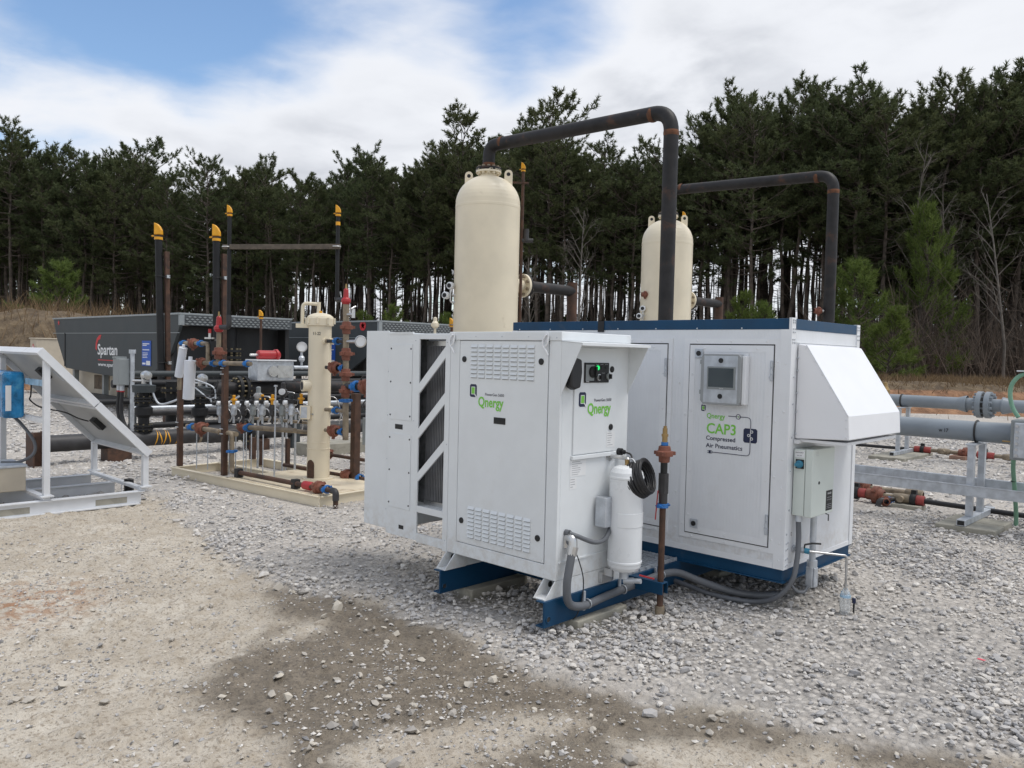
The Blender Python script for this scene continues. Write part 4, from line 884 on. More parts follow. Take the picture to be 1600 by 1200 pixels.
# coil of black cable hung on the tank
t = thing('cable_coil', 'coil of black cable hanging over the shoulder of the white gas tank', 'cable coil', (.22, .53, .85))
b = MB(); c = V3(.185, .545, .875) - RH*.012; d = (RH*.80 - FH*.40 + V3(0, 0, .45)).normalized(); a, e, d = basis(d); random.seed(3); pts = []
for k in range(26*26):
    f = k/26.; an = 2*PI*f; rr = .097 + .007*int(f/9) + .004*math.sin(f*.9); off = -.075 + .15*abs(((f/9.) % 2)-1)
    pts.append(c + (a*math.cos(an)*1.05 + e*math.sin(an)*.96)*rr + d*(off + .014*math.sin(an*1.0+f*.35)))
b.tube(pts, .0085, 6); b.build('cable', 'rubber', t)
tie = a*math.cos(1.9) + e*math.sin(1.9); b = MB(); b.torus(c + V3(-.02, -.03, .095), (.3, .9, .1), .036, .004, 14, 5); b.build('cable_tie', 'trim', t)
random.seed(21)
# =================================================================== upright gas riser with red valve
t = thing('gas_riser', 'thin rusty riser pipe with red lever valve between the gas tank and compressor cabinet', 'pipe', (.234, .738, 0))
px_, py_ = .234, .735
b = MB(); b.cyl((px_, py_, -.05), (px_, py_, .965), .0195, n=14); b.build('pipe', 'rustpipe', t)
b = MB(); b.cyl((px_, py_, -.02), (px_, py_, .075), .030, n=14); b.build('collar', 'tanpipe', t)
b = MB(); b.cyl((px_, py_, .70), (px_, py_, .86), .027, n=12); b.cyl((px_, py_, .78), (px_, py_, .905), .032, n=8, smooth=False); b.build('ball_valve', 'pipegrey', t)
b = MB(); b.bar((px_-.012, py_-.04, .80), (px_-.022, py_-.045, .62), .016, .006); b.build('valve_lever', 'red', t)
coupling((px_, py_, .705), (0, 0, 1), .024, t)
hunion((px_, py_, 1.03), (0, 0, 1), .027, t)
b = MB(); b.cyl((px_, py_, 1.08), (px_, py_, 1.10), .022, n=12); b.build('tape_ring', 'blue', t)
b = MB(); b.lathe([(.017, 1.10), (.017, 1.135), (.021, 1.135), (.021, 1.15), (.015, 1.152), (.015, 1.185), (.0105, 1.187), (.0105, 1.20), (.0001, 1.20)], (px_, py_, 0), n=12, sharp=True); b.build('relief_nozzle', 'brass', t)
b = MB(); b.cyl((px_, py_, .86), (px_, py_, .985), .0215, n=12); b.build('nipple', 'black', t)
# =================================================================== compressor cabinet
t = thing('compressor_cabinet', 'larger white ribbed cabinet with navy roof band and sloped intake hood at right', 'cabinet', (-.43, 1.85, .2194))
U0, U1, V0, V1 = -1.623, .763, 1.300, 2.394
b = MB(); b.box(U0, U1, V0, V1, .3055, 1.8165); body = b.build('body', 'white2', t)
b = MB()
for z0, z1, p in ((.2197, .228, .004), (.228, .2975, -.010), (.2975, .3052, .004)): b.box(U0-p, U1+p, V0-p, V1+p, z0, z1)
b.build('base_channel', 'navy', t)
b = MB(); b.box(U0-.004, U1-.012, V0-.004, V1+.004, 1.8168, 1.8845); b.box(U1-.012, U1+.004, V0+.055, V1-.05, 1.8168, 1.8835); b.build('roof_band', 'navy', t, bevel=.003)
rivets('rivet', t, [(-1.55+k*.33, V0-.004, 1.825) for k in range(7)], .006, 'galv')
# corner posts and trims
b = MB(); b.box(U1-.011, U1+.007, V0-.007, V0+.05, .3056, 1.8895); b.box(U1-.065, U1-.0115, V0-.006, V0-.0005, .3056, 1.8166); b.build('corner_post', 'trim', t)
b = MB(); b.box(U1-.02, U1+.007, V1-.045, V1+.007, .3056, 1.8875); b.build('corner_post', 'trim', t)
b = MB(); b.box(U0-.006, U0+.05, V0-.006, V0+.05, .3056, 1.8166); b.build('corner_post', 'trim', t)
b = MB(); b.box(U0+.052, U1-.067, V0-.004, V0-.0004, .3057, .345); b.build('edge_trim', 'trim', t)
for z0, z1 in ((.3057, .335), (1.735, 1.7425)): b = MB(); b.box(U1+.0004, U1+.004, V0+.052, V1-.047, z0, z1); b.build('edge_trim', 'trim', t)
pr = [(U1+.0075, V0+.02, z) for z in (.33, .37, .43, .47, .53)] + [(U1+.0075, V0+.042, z) for z in (.335, .375, .435, .475, .68, .93, 1.14, 1.35, 1.52)] + [(U1+.0075, y, z) for y in (V0+.012, V0+.038) for z in (1.735, 1.755, 1.80, 1.82, 1.86, 1.875)] + [(U1+.0075, y, z) for y in (V1-.035, V1-.01) for z in (1.78, 1.81, 1.85, 1.87)] + [(U1+.0045, y, 1.7265) for y in (1.42, 1.85, 2.3)]
rivets('rivet', t, pr, .0075, 'galv', (1, 0, 0))
rivets('rivet', t, [(.735, V0-.006, z) for z in (.36, .47, .62, .82, 1.0, 1.3, 1.6)] + [(-.03, V0-.0005, z) for z in (.45, .7, 1.05, 1.45)], .0075, 'trim')
def capdoor(x0, x1, z0, z1, fx0, fx1, fz0, fz1, hx):
    f = MB(); p = V0-.0005
    f.box(fx0, x0-.008, p-.006, p, fz0, fz1); f.box(x1+.008, fx1, p-.006, p, fz0, fz1); f.box(x0-.008, x1+.008, p-.006, p, z1+.008, fz1); f.box(x0-.008, x1+.008, p-.006, p, fz0, z0-.008)
    fr = f.build('door_frame', 'trim', t)
    g = MB(); g.box(x0-.008, x1+.008, p-.0015, p, z0-.008, z1+.008); g.build('door_gap', 'black', fr)
    d_ = MB(); d_.box(x0, x1, p-.009, p-.0017, z0, z1); dd = d_.build('door', 'white2', t)
    e = MB(); q = p-.0092
    e.box(x0, x0+.04, q-.002, q, z0, z1); e.box(x1-.05, x1, q-.002, q, z0, z1); e.box(x0+.04, x1-.05, q-.002, q, z1-.045, z1); e.box(x0+.04, x1-.05, q-.002, q, z0, z0+.045); e.build('door_edging', 'trim', dd)
    rivets('rivet', dd, [(x, q-.002, z) for x in (x0+.02, x1-.025) for z in (z0+.12, z0+.42, z0+.83, z1-.2)] + [((x0+x1)/2+k*.19, q-.002, z) for k in (-1, 0, 1) for z in (z0+.022, z1-.022)], .0075, 'trim')
    rivets('rivet', fr, [(x, p-.006, z) for x in (fx0+.02, fx1-.02) for z in (z0+.05, z0+.45, z0+.8, z1-.1)] + [((x0+x1)/2+k*.25, p-.006, z) for k in (-1, 0, 1) for z in (fz0+.014, fz1-.016)], .0075, 'trim')
    for z in (z0+.14, z1-.16):
        h = MB(); h.box(hx-.009, hx+.009, q-.010, q-.0022, z-.065, z+.065)
        for k in range(3): h.cyl((hx, q-.012, z-.06+k*.042), (hx, q-.012, z-.025+k*.042), .008, n=8)
        h.build('hinge', 'galv', dd)
    return dd
d1 = capdoor(-.735, -.127, .437, 1.716, -.785, -.086, .400, 1.757, -.131)
dd = capdoor(.057, .657, .437, 1.714, .009, .703, .398, 1.757, .651)
for z in (1.657, .502):
    b = MB(); b.box(.098, .158, V0-.020, V0-.0122, z-.030, z+.030); l = b.build('lock_plate', 'galv', dd, bevel=.003)
    b = MB(); b.lathe([(.017, 0), (.017, .006), (.0001, .007)], (.128, V0-.0202, z), (0, -1, 0), 14); b.build('lock_cylinder', 'black', l)
# display enclosure
b = MB(); e0 = V0-.0122; cham = [(.20, 1.322), (.452, 1.322), (.472, 1.345), (.472, 1.632), (.452, 1.655), (.20, 1.655), (.180, 1.632), (.180, 1.345)]
b.prism(cham, (0, e0, 0), (1, 0, 0), (0, 0, 1), .062); en = b.build('display_enclosure', 'clear', dd, bevel=.003)
f0 = e0-.0625
b = MB(); b.box(.205, .448, f0-.0012, f0, 1.335, 1.642); b.build('front_plate', 'galv', en)
b = MB(); b.box(.232, .434, f0-.009, f0-.0014, 1.425, 1.572); sc = b.build('bezel', 'greybox', en, bevel=.003)
b = MB(); b.box(.243, .424, f0-.0105, f0-.0092, 1.438, 1.562); b.build('screen', 'lcd', sc)
text('Qnergy', 'maker_text', sc, .325, 1.428, .03, .006, f0-.009, 'paper')
for z in (1.612, 1.378): b = MB(); b.lathe([(.0165, 0), (.0165, .004), (.0001, .005)], (.328, f0-.0013, z), (0, -1, 0), 16); b.build('push_button', 'dark', en)
for z in (1.60, 1.40): b = MB(); b.box(.164, .1795, e0-.045, e0-.02, z-.014, z+.014); b.build('clasp', 'greybox', en)
b = MB(); b.box(.4725, .498, e0-.05, e0, 1.33, 1.645); b.build('hinge_strip', 'trim', en, bevel=.004)
b = MB(); b.box(.17, .49, e0-.005, e0, 1.312, 1.665); b.build('gasket_plate', 'trim', en)
# printed emblem and words
pl = V0-.0097
logo(dd, .155, 1.270, .40, pl, 'front', sub=None, word=None)
text('Qnergy', 'wordmark', dd, .199, 1.226, .136, .034, pl, 'lime'); text('CAP3', 'model_text', dd, .201, 1.126, .214, .068, pl, 'lime')
text('Compressed', 'print_text', dd, .199, 1.080, .214, .028, pl, 'ink'); text('Air Pneumatics', 'print_text', dd, .199, 1.030, .266, .028, pl, 'ink')
b = MB(); fl = pl-.0016
chip = [(.480, 1.085), (.556, 1.085), (.566, 1.095), (.566, 1.168), (.556, 1.178), (.480, 1.178), (.470, 1.168), (.470, 1.095)]; b.prism(chip, (0, fl+.0006, 0), (1, 0, 0), (0, 0, 1), .0006); b.build('emblem_chip', 'ink', dd)
b = MB(); pth = bend([(.358, fl, 1.248), (.519, fl, 1.248), (.519, fl, 1.178)], .03); b.tube(pth, .0022, 5); b.tube(bend([(.519, fl, 1.085), (.519, fl, 1.000), (.245, fl, 1.000)], .03), .0022, 5)
b.box(.222, .238, fl-.001, fl, .990, 1.010); b.box(.212, .222, fl-.001, fl, .993, .996); b.box(.212, .222, fl-.001, fl, 1.004, 1.007); b.torus((.240, fl, 1.0), (0, 1, 0), .008, .0018, 14, 4); b.build('emblem_cord', 'ink', dd)
b = MB(); b.torus((.430, fl-.001, 1.248), (0, 1, 0), .015, .0022, 18, 5); o_ = b.build('emblem_ring', 'ink', dd); b = MB(); b.cyl((.430, fl+.0004, 1.248), (.430, fl-.0004, 1.248), .0145, n=18); b.build('emblem_disc', 'paper', dd); b = MB(); b.cyl((.430, fl-.0005, 1.248), (.430, fl-.001, 1.248), .006, n=4); b.build('emblem_spark', 'lime', dd)
b = MB()
for x, z in ((.528, 1.157), (.507, 1.133), (.528, 1.112)): b.torus((x, fl-.0008, z), (0, 1, 0), .0078, .0024, 14, 4)
b.tube([(.519, fl-.0008, 1.178), (.519, fl-.0008, 1.085)], .0018, 5); b.build('emblem_nodes', 'paper', dd)
# roof strap
b = MB(); b.box(-.742, -.686, V0-.010, V0-.0046, 1.803, 1.8885); b.box(-.742, -.686, V0-.010, V0+.3, 1.8848, 1.8886); b.build('strap', 'black', t)
# intake hood
y0, y1 = 1.395, 2.292
b = MB(); prof = [(.7675, 1.131), (1.108, 1.147), (1.098, 1.292), (.826, 1.719), (.7675, 1.729)]
b.prism(prof, (0, y0, 0), (1, 0, 0), (0, 0, 1), -(y1-y0)); hd = b.build('intake_hood', 'hoodw', t, bevel=.006)
b = MB(); b.prism([(1.100, 1.291), (1.094, 1.300), (.824, 1.724), (.818, 1.718)], (0, y0-.0025, 0), (1, 0, 0), (0, 0, 1), -.012); b.build('hood_seam', 'trim', hd)
b = MB(); b.box(.775, 1.085, y0+.02, y1-.02, 1.112, 1.129); b.box(.768, .80, y0-.01, y1, 1.10, 1.125); b.build('hood_flange', 'trim', hd)
rivets('rivet', hd, [(.82+.27*k/5, y0-.001, 1.70-.40*k/5) for k in range(6)] + [(1.085, y0-.001, z) for z in (1.16, 1.22, 1.27)], .006, 'trim')
rivets('rivet', hd, [(.772, y0-.004, z) for z in (1.16, 1.30, 1.42, 1.56, 1.64)], .007, 'galv')
# disconnect box
b = MB(); b.box(.7675, .842, 1.390, 1.722, .645, 1.066); bx = b.build('switch_box', 'ral', t, bevel=.005)
b = MB(); b.box(.8445, .893, 1.388, 1.724, .642, 1.069); bd = b.build('box_door', 'ral', bx if 0 else t, bevel=.006)
b = MB(); b.box(.784, .836, 1.3835, 1.3898, .945, 1.003); sp = b.build('switch_plate', 'black', bx)
b = MB(); b.lathe([(.024, 0), (.024, .012), (.019, .02), (.0001, .02)], (.810, 1.3835, .974), (0, -1, 0), 18); b.bar((.79, 1.358, .970), (.832, 1.358, .978), .012, .016); b.build('rotary_handle', 'tealkn', bx)
b = MB(); b.box(.776, .838, 1.3888, 1.3899, 1.015, 1.055); lp = b.build('legend_plate', 'paper', bx); text('MAIN SUPPLY', 'print_text', lp, .78, 1.043, .052, .006, 1.3888, 'print'); text('ON  OFF', 'print_text', lp, .79, 1.024, .03, .006, 1.3888, 'print')
b = MB(); b.lathe([(.010, 0), (.010, .003), (.0001, .0035)], (.893, 1.49, .855), (1, 0, 0), 12); b.build('key_lock', 'black', bd)
b = MB(); b.box(.8932, .8942, 1.606, 1.705, .662, .792); wl = b.build('warning_label', 'black', bd)
text('DANGER', 'print_text', wl, .00+1.625, .768, .06, .011, .8942, 'paper', 'side')
for z in (.745, .73, .70, .688, .676): text('arc flash hazard', 'print_text', wl, 1.615, z, .075, .006, .8942, 'printg', 'side')
for z in (1.05, 1.04, 1.03): text('400 V  50 A', 'print_text', bd, 1.43, z, .035, .005, .8932, 'printg', 'side')
b = MB(); b.tube([(.893, 1.61, .645), (.91, 1.615, .64), (.91, 1.615, .60)], .004, 6); b.build('pull_tab', 'rubber', bd)
# conduits below it
b = MB(); b.tube(spline([(.80, 1.42, .645), (.80, 1.42, .60), (.805, 1.42, .50), (.81, 1.40, .38), (.80, 1.36, .24), (.72, 1.33, .12), (.58, 1.34, .055), (.42, 1.30, .045), (.27, 1.28, .05), (.16, 1.26, .07), (.0, 1.25, .09), (-.2, 1.3, .08)], 7), .0165, 12); b.build('flexible_conduit', 'conduit', t)
b = MB(); b.cyl((.80, 1.42, .605), (.80, 1.42, .645), .022, n=10); b.build('hose_connector', 'galv', t)
b = MB(); b.cyl((.845, 1.545, .31), (.845, 1.545, .643), .0205, n=14); b.build('rigid_conduit', 'galv', t)
b = MB(); b.cyl((.845, 1.545, .30), (.845, 1.545, .345), .032, n=12); b.box(.815, .865, 1.515, 1.575, .17, .305); cb_ = b.build('conduit_body', 'galv', t, bevel=.008)
b = MB(); b.box(.8655, .876, 1.518, 1.572, .175, .30); b.build('body_cover', 'galv', cb_, bevel=.006)
b = MB(); b.tube(spline([(.84, 1.5, .18), (.83, 1.46, .15), (.80, 1.42, .16), (.76, 1.42, .2)], 5), .010, 8); b.build('hose', 'conduit', t)
b = MB(); b.lathe([(.026, 0), (.026, .006), (.015, .008), (.015, .014)], (.7635, 1.443, .421), (1, 0, 0), 14, sharp=True); b.cyl((.777, 1.443, .421), (.86, 1.455, .418), .011, n=10); b.cyl((.80, 1.446, .42), (.83, 1.45, .419), .019, n=8, smooth=False); b.build('drain_valve', 'galv', t)
b = MB(); b.cyl((.835, 1.452, .419), (.862, 1.456, .418), .018, n=10); b.build('valve_body', 'tealkn', t)
b = MB(); b.tube([(.83, 1.45, .43), (.83, 1.46, .455), (.86, 1.50, .462), (.90, 1.54, .46)], .006, 6); b.build('valve_lever', 'black', t)
b = MB(); b.tube(bend([(.862, 1.456, .418), (.88, 1.47, .416), (1.0, 1.59, .40), (1.032, 1.625, .395), (1.033, 1.624, .36), (1.034, 1.623, .13)], .05), .0075, 10); b.build('drain_tube', 'steel', t)
b = MB(); b.box(.7638, .765, 1.385, 1.43, .505, .545); b.build('sticker', 'paper', t); text('CE', 'print_text', t, 1.388, .512, .018, .022, .765, 'print', 'side')
# water bottle under the drain tube
t = thing('water_bottle', 'clear plastic water bottle standing under the drain tube on the gravel', 'bottle', (1.034, 1.623, 0))
mW, tW, bW = newmat('clear_plastic'); bW.inputs['Base Color'].default_value = (.86, .89, .91, 1); bW.inputs['Transmission Weight'].default_value = .75; bW.inputs['Roughness'].default_value = .12; bW.inputs['IOR'].default_value = 1.3; M['plastic'] = mW
b = MB(); b.lathe([(.0001, .006), (.031, .008), (.033, .03), (.031, .05), (.033, .07), (.033, .135), (.026, .165), (.014, .18), (.013, .19)], (1.034, 1.623, 0), n=20); b.build('body', 'plastic', t)
b = MB(); b.cyl((1.034, 1.623, .132), (1.034, 1.623, .146), .0335, n=20); b.build('wrapper', 'film', t)
b = MB(); b.cyl((1.075, 1.66, .0), (1.075, 1.66, .095), .006, n=8); b.cyl((1.075, 1.66, .095), (1.075, 1.66, .125), .012, n=8, mi=1); tag(b.build('marker_stake', ['black', 'ink']), 'short black stake with dark blue cap beside the water bottle', 'stake')
b = MB(); b.cyl((1.03, 1.62, -.03), (1.03, 1.62, .006), .026, n=10); tag(b.build('drain_stub', 'rubber'), 'buried black pipe stub that the water bottle stands on', 'pipe stub')
# =================================================================== cream vessels and their overhead pipes
def vessel(cx, cy, lb, top):
    t = thing('separator_vessel', lb, 'vessel', (cx, cy, 0), 'cream separator vessels')
    R = .437; c = (cx, cy, 0); dz = top-4.02
    prof = [(R*.98, 0), (R*.98, .5), (R, .52), (R, 3.565+dz), (R+.002, 3.575+dz), (R+.002, 3.60+dz), (R, 3.61+dz)]
    for k in range(1, 13): a = PI/2*k/12; prof.append((R*math.cos(a)**.92 if k < 12 else .001, 3.62+dz+.40*math.sin(a)))
    b = MB(); b.lathe(prof, c, n=56); b.build('shell', 'cream', t)
    b = MB(); b.cyl((cx, cy, 3.95+dz), (cx, cy, 4.06+dz), .115, n=24); b.build('top_nozzle', 'cream', t)
    flange((cx, cy, 4.078+dz), (0, 0, 1), .172, .042, t, 'cream', 12, 'cream', .13)
    for s_, in ((1,), (-1,)):
        p = V3(cx, cy, 3.93+dz) + RH*.27*s_ + FH*(-.06 if s_ > 0 else .1); b = MB(); ps = []
        for k in range(9): a = PI*k/8; ps.append((math.cos(a)*.055, .11+math.sin(a)*.055))
        ps = [(.055, -.10)] + ps + [(-.055, -.10)]; b.prism(ps, p + FH*.012, RH, (0, 0, 1), .026); l = b.build('lifting_lug', 'cream', t, bevel=.004)
        b = MB(); b.cyl(p - FH*.0145 + V3(0, 0, .105), p + FH*.0145 + V3(0, 0, .105), .026, n=14); b.build('lug_eye', 'dark', l)
    z = 2.60 + (.07 if cy > 6 else 0)
    b = MB(); b.cyl((cx, cy+.40, z), (cx, cy+.70, z), .088, n=20); b.build('side_nozzle', 'cream', t); flange((cx, cy+.72, z), (0, 1, 0), .168, .04, t, 'cream', 8, 'tanpipe', .15)
    return t
def overhead(cx, cy, ex, z0, z1, lb, zn, tv, top):
    t = thing('overhead_pipe', lb, 'pipe', (ex, cy, 0), 'black overhead pipes')
    r = .083
    flange((cx, cy, top+.102), (0, 0, 1), .172, .042, t, 'pipe', 12, 'tanpipe', .13)
    b = MB(); b.tube(bend([(cx, cy, top+.12), (cx, cy, z0), (ex, cy, z1), (ex, cy, 0)], .24, 9), r, 20); b.build('pipe', 'pipe', t)
    for p, q in (((cx+.25, cy, z0), (1, 0, 0)), ((ex-.25, cy, z1), (1, 0, 0)), ((ex, cy, z1-.25), (0, 0, 1)), ((cx, cy, top+.16), (0, 0, 1))):
        b = MB(); b.lathe([(r, -.03), (r+.004, -.01), (r+.004, .01), (r, .03)], p, q, 20); b.build('weld_band', 'weld', t)
    return t
def sidepipe(cx, cy, zn, lb):
    t = thing('outlet_pipe', lb, 'pipe', (cx, cy+1.83, 0), 'short outlet pipes of the vessels')
    flange((cx, cy+.763, zn), (0, 1, 0), .168, .04, t, 'pipe', 8, 'tanpipe', .12)
    b = MB(); b.cyl((cx, cy+.78, zn), (cx, cy+1.83, zn), .08, n=18); b.build('pipe', 'pipe', t)
    b = MB(); b.cyl((cx, cy+1.83, 0), (cx, cy+1.83, zn+.13), .08, n=18); b.build('riser', 'rustpipe', t)
vessel(-4.893, 4.16, 'large cream upright vessel behind the generator cabinet, nearer of two', 4.02)
vessel(-4.853, 8.49, 'smaller looking cream upright vessel farther back, partly hidden by the black pipe', 4.02)
overhead(-4.893, 4.16, -2.02, 4.425, 4.352, 'tall black rusty pipe arching from the nearer vessel down behind the cabinet', 2.6, 0, 4.0)
overhead(-4.853, 8.49, -1.98, 4.52, 4.40, 'farther black pipe arching from the second vessel to the right', 2.67, 0, 4.0)
sidepipe(-4.893, 4.16, 2.60, 'short black outlet pipe with open tee right of the nearer vessel'); sidepipe(-4.853, 8.49, 2.67, 'short black outlet pipe with tee right of the farther vessel')
def instr(p, name, lb, sc=1.):
    t = thing(name, lb, 'instrument', p); p = Vector(p)
    for dx, dz in ((0, .10), (-.06, -.03)):
        b = MB(); c = p + RH*dx + V3(0, 0, dz); b.lathe([(.001, -.05), (.045, -.045), (.05, -.02), (.05, .03), (.042, .045), (.001, .05)], c, -FH + RH*-.4, 16); h = b.build('transmitter_head', 'tankw', t)
        b = MB(); b.cyl(c + (-FH-RH*.4)*.045, c + (-FH-RH*.4)*.048, .03, n=14); b.build('display', 'dark', h)
    b = MB(); b.tube(bend([p + V3(0, 0, .05), p + V3(0, 0, -.12), p + RH*.12 + V3(0, 0, -.12)], .03), .012, 8); b.tube([p + RH*.02 + V3(0, 0, -.02), p + RH*.2 + V3(0, 0, -.04)], .012, 8); b.build('impulse_tubing', 'steel', t)
    return t
instr(V3(-4.893, 4.16, 2.42) - RH*.47 - FH*.15, 'level_transmitter', 'white and steel level transmitter on the left of the nearer vessel')
instr(V3(-4.853, 8.49, 2.36) - RH*.42 - FH*.2, 'level_transmitter', 'white level transmitter low on the farther vessel')
t = thing('vent_line', 'thin rusty vent line with small yellow cap behind the nearer vessel', 'pipe', V3(-4.893, 4.16, 0) + RH*.47 + FH*.25)
p = V3(-4.893, 4.16, 0) + RH*.47 + FH*.25; b = MB(); b.cyl(p, p + V3(0, 0, 4.16), .022, n=10); b.build('pipe', 'rustpipe', t); raincap(p + V3(0, 0, 4.17), .028, t, .6)
b = MB(); b.bar(p + V3(0, 0, 4.0) - RH*.3, p + V3(0, 0, 3.99) + RH*.08, .05, .02); b.build('bracket', 'rustpipe', t)
b = MB(); b.cyl(p + V3(0, 0, 3.2) + RH*.06, p + V3(0, 0, 3.36) + RH*.06, .04, n=10); b.cyl(p + V3(0, 0, 3.2), p + V3(0, 0, 3.2) + RH*.16, .03, n=10); b.build('regulator', 'pipegrey', t)
p = V3(-4.853, 8.49, 0) + RH*.35 + FH*.35; t = thing('vent_line', 'short vent with yellow cap behind the farther vessel', 'pipe', p); b = MB(); b.cyl(p, p + V3(0, 0, 4.10), .022, n=8); b.build('pipe', 'rustpipe', t); raincap(p + V3(0, 0, 4.12), .03, t, .3)
for p, lb in ((V3(-4.853, 8.49, 2.70) - RH*.40 - FH*.22, 'red union on a short nipple at the farther vessel'), (V3(-1.98, 8.49, 2.38) - RH*.16, 'red union on a short nipple at the farther pipe leg')):
    t = thing('union_nipple', lb, 'pipe fitting', p); hunion(p, RH, .03, t); b = MB(); b.cyl(p + RH*.04, p + RH*.18, .022, n=10); b.build('nipple', 'steel', t)
p = at_px(678, 10.2); t = thing('cream_post', 'thin cream standpipe with valve head seen over the generator cabinet roof', 'pipe', p); b = MB(); b.cyl(p, p + V3(0, 0, 1.98), .016, n=10); b.build('pipe', 'cream', t)
b = MB(); b.lathe([(.03, 1.93), (.045, 1.95), (.045, 1.99), (.025, 2.02), (.025, 2.06), (.001, 2.07)], p, n=12); b.bar(p + V3(0, 0, 1.97) - RH*.05, p + V3(0, 0, 1.97) + RH*.05, .03, .03); b.build('valve_head', 'cream', t)
p = at_px(704, 12); t = thing('vent_line', 'thin vent with yellow cap just left of the nearer vessel', 'pipe', p); b = MB(); b.cyl(p, p + V3(0, 0, 2.0), .02, n=8); b.build('pipe', 'rustpipe', t); raincap(p + V3(0, 0, 2.03), .03, t, .3)
# =================================================================== grey pipelines on stands, right
def stand(x, y0, y1, pa, pb, zt, z0, zr, lb):
    t = thing('pipe_stand', lb, 'pipe stand', (x, (y0+y1)/2, z0), 'galvanised pipe stands')
    b = MB(); b.box(x-.04, x+.04, y0, y1, z0, z0+.06); f = b.build('foot_tube', 'galv', t, bevel=.004); b = MB(); b.box(x-.03, x+.03, y0-.002, y0+.001, z0+.009, z0+.051); b.build('tube_bore', 'black', f)
    for y in (pa, pb): b = MB(); b.box(x-.03, x+.03, y-.03, y+.03, z0+.0605, zt); b.build('post', 'galv', t, bevel=.003)
    b = MB(); b.box(x-.045, x+.045, pa-.05, pb+.05, zt+.0005, zt+.014); b.build('saddle_plate', 'galv', t); return t
stand(.81, 4.998, 6.085, 5.27, 5.66, .838, .0805, 0, 'galvanised two post stand on stone slabs under the nearer grey pipe')
stand(-1.695, 10.57, 11.64, 10.85, 11.3, .865, .08, 0, 'galvanised stand on a stone slab farther back behind the hood')
for (x0, x1, y0, y1, z1), lb in (((.585, 1.10, 4.995, 5.345, .078), 'concrete slab nearest the camera under the galvanised stand foot'), ((.585, 1.10, 5.353, 5.67, .080), 'second concrete slab behind the first under the galvanised stand'), ((-1.98, -1.40, 10.30, 11.75, .078), 'flat concrete slab under the farther galvanised stand')):
    b = MB(); b.box(x0, x1, y0, y1, -.03, z1); tag(b.build('concrete_slab', 'conc', bevel=.01), lb, 'concrete slab')
for y, z in ((5.222, .345), (5.708, .365)):
    b = MB(); b.box(-2.6, 2.6, y-.012, y+.012, z, z+.105); b.box(-2.6, 2.6, y-.02 if y < 5.4 else y+.0125, y-.0125 if y < 5.4 else y+.02, z+.095, z+.108)
    tag(b.build('cross_rail', 'galv', bevel=.002), 'nearer galvanised rail running across the stand below the grey pipe' if y < 5.4 else 'farther galvanised rail behind the first one below the grey pipe', 'rail')
t = thing('grey_pipeline', 'nearer grey coated pipeline resting on the galvanised stand at right', 'pipeline', (.8, 5.465, .87))
yy, zz_ = 5.465, .963
b = MB(); b.lathe([(.098, -3.6), (.100, .9), (.108, 1.25), (.112, 2.6)], (0, yy, zz_), (1, 0, 0), 32); b.build('pipe', 'greypipe', t)
b = MB(); b.torus((.80, yy, zz_), (1, 0, 0), .108, .009, 30, 6); b.build('strap_clamp', 'black', t)
b = MB(); b.box(.35, .42, yy-.112, yy-.10, zz_-.002, zz_+.006); b.box(.56, .60, yy-.113, yy-.10, zz_-.006, zz_+.004)
text('w 17', 'chalk_mark', t, .48, zz_-.02, .09, .035, yy-.106, 'dark')
t = thing('grey_pipeline', 'farther grey pipeline with a bolted flange joint', 'pipeline', (-.5, 11.14, .87)); yy, zz_ = 11.14, .985
b = MB(); b.cyl((-8, yy, zz_), (6, yy, zz_), .102, n=28); b.build('pipe', 'greypipe', t)
b = MB(); b.lathe([(.102, -.24), (.135, -.12), (.135, -.10)], (-.335, yy, zz_), (-1, 0, 0), 28); b.build('weld_neck', 'greypipe', t); b = MB(); b.lathe([(.102, -.24), (.135, -.12), (.135, -.10)], (-.64, yy, zz_), (1, 0, 0), 28); b.build('weld_neck', 'greypipe', t)
for x in (-.55, -.43): flange((x, yy, zz_), (1, 0, 0), .215, .075, t, 'greypipe', 12, 'greypipe', .11)
b = MB(); b.cyl((-.52, yy, zz_), (-.46, yy, zz_), .19, n=24); b.build('gasket', 'black', t)
b = MB(); b.torus((-1.75, yy, zz_), (1, 0, 0), .105, .014, 26, 6); b.build('strap_clamp', 'black', t)
t = thing('terminal_box', 'grey cast terminal box with bolted cover at the right edge', 'box', (1.35, 5.35, .75))
b = MB(); b.box(1.14, 1.55, 5.22, 5.42, .735, 1.115); bx = b.build('body', 'greybox', t, bevel=.012)
b = MB(); b.box(1.175, 1.53, 5.20, 5.2195, .76, 1.09); b.build('cover', 'galv', bx, bevel=.006)
for k in range(6): b = MB(); b.cyl((1.20, 5.18, .785+k*.055), (1.20, 5.20, .785+k*.055), .014, n=6, smooth=False); b.build('cover_bolt', 'steel', bx)
b = MB(); b.cyl((1.33, 5.32, 1.116), (1.33, 5.32, 1.15), .09, n=16); b.build('hub', 'greybox', bx); b = MB(); b.cyl((1.06, 5.30, .90), (1.139, 5.30, .90), .008, n=8); b.build('brass_nipple', 'brass', bx)
t = thing('green_conduit', 'green flexible conduit curving over the terminal box and down to the gravel', 'conduit', (1.12, 5.72, 0))
b = MB(); b.tube(spline([(1.45, 5.45, 1.56), (1.20, 5.45, 1.55), (1.10, 5.45, 1.47), (1.075, 5.45, 1.36), (1.10, 5.44, 1.23), (1.16, 5.42, 1.13)], 8), .020, 10); b.tube(spline([(1.15, 5.35, .74), (1.13, 5.45, .62), (1.12, 5.6, .4), (1.11, 5.75, .15), (1.107, 5.79, -.03)], 7), .020, 10); b.build('hose', 'green', t)
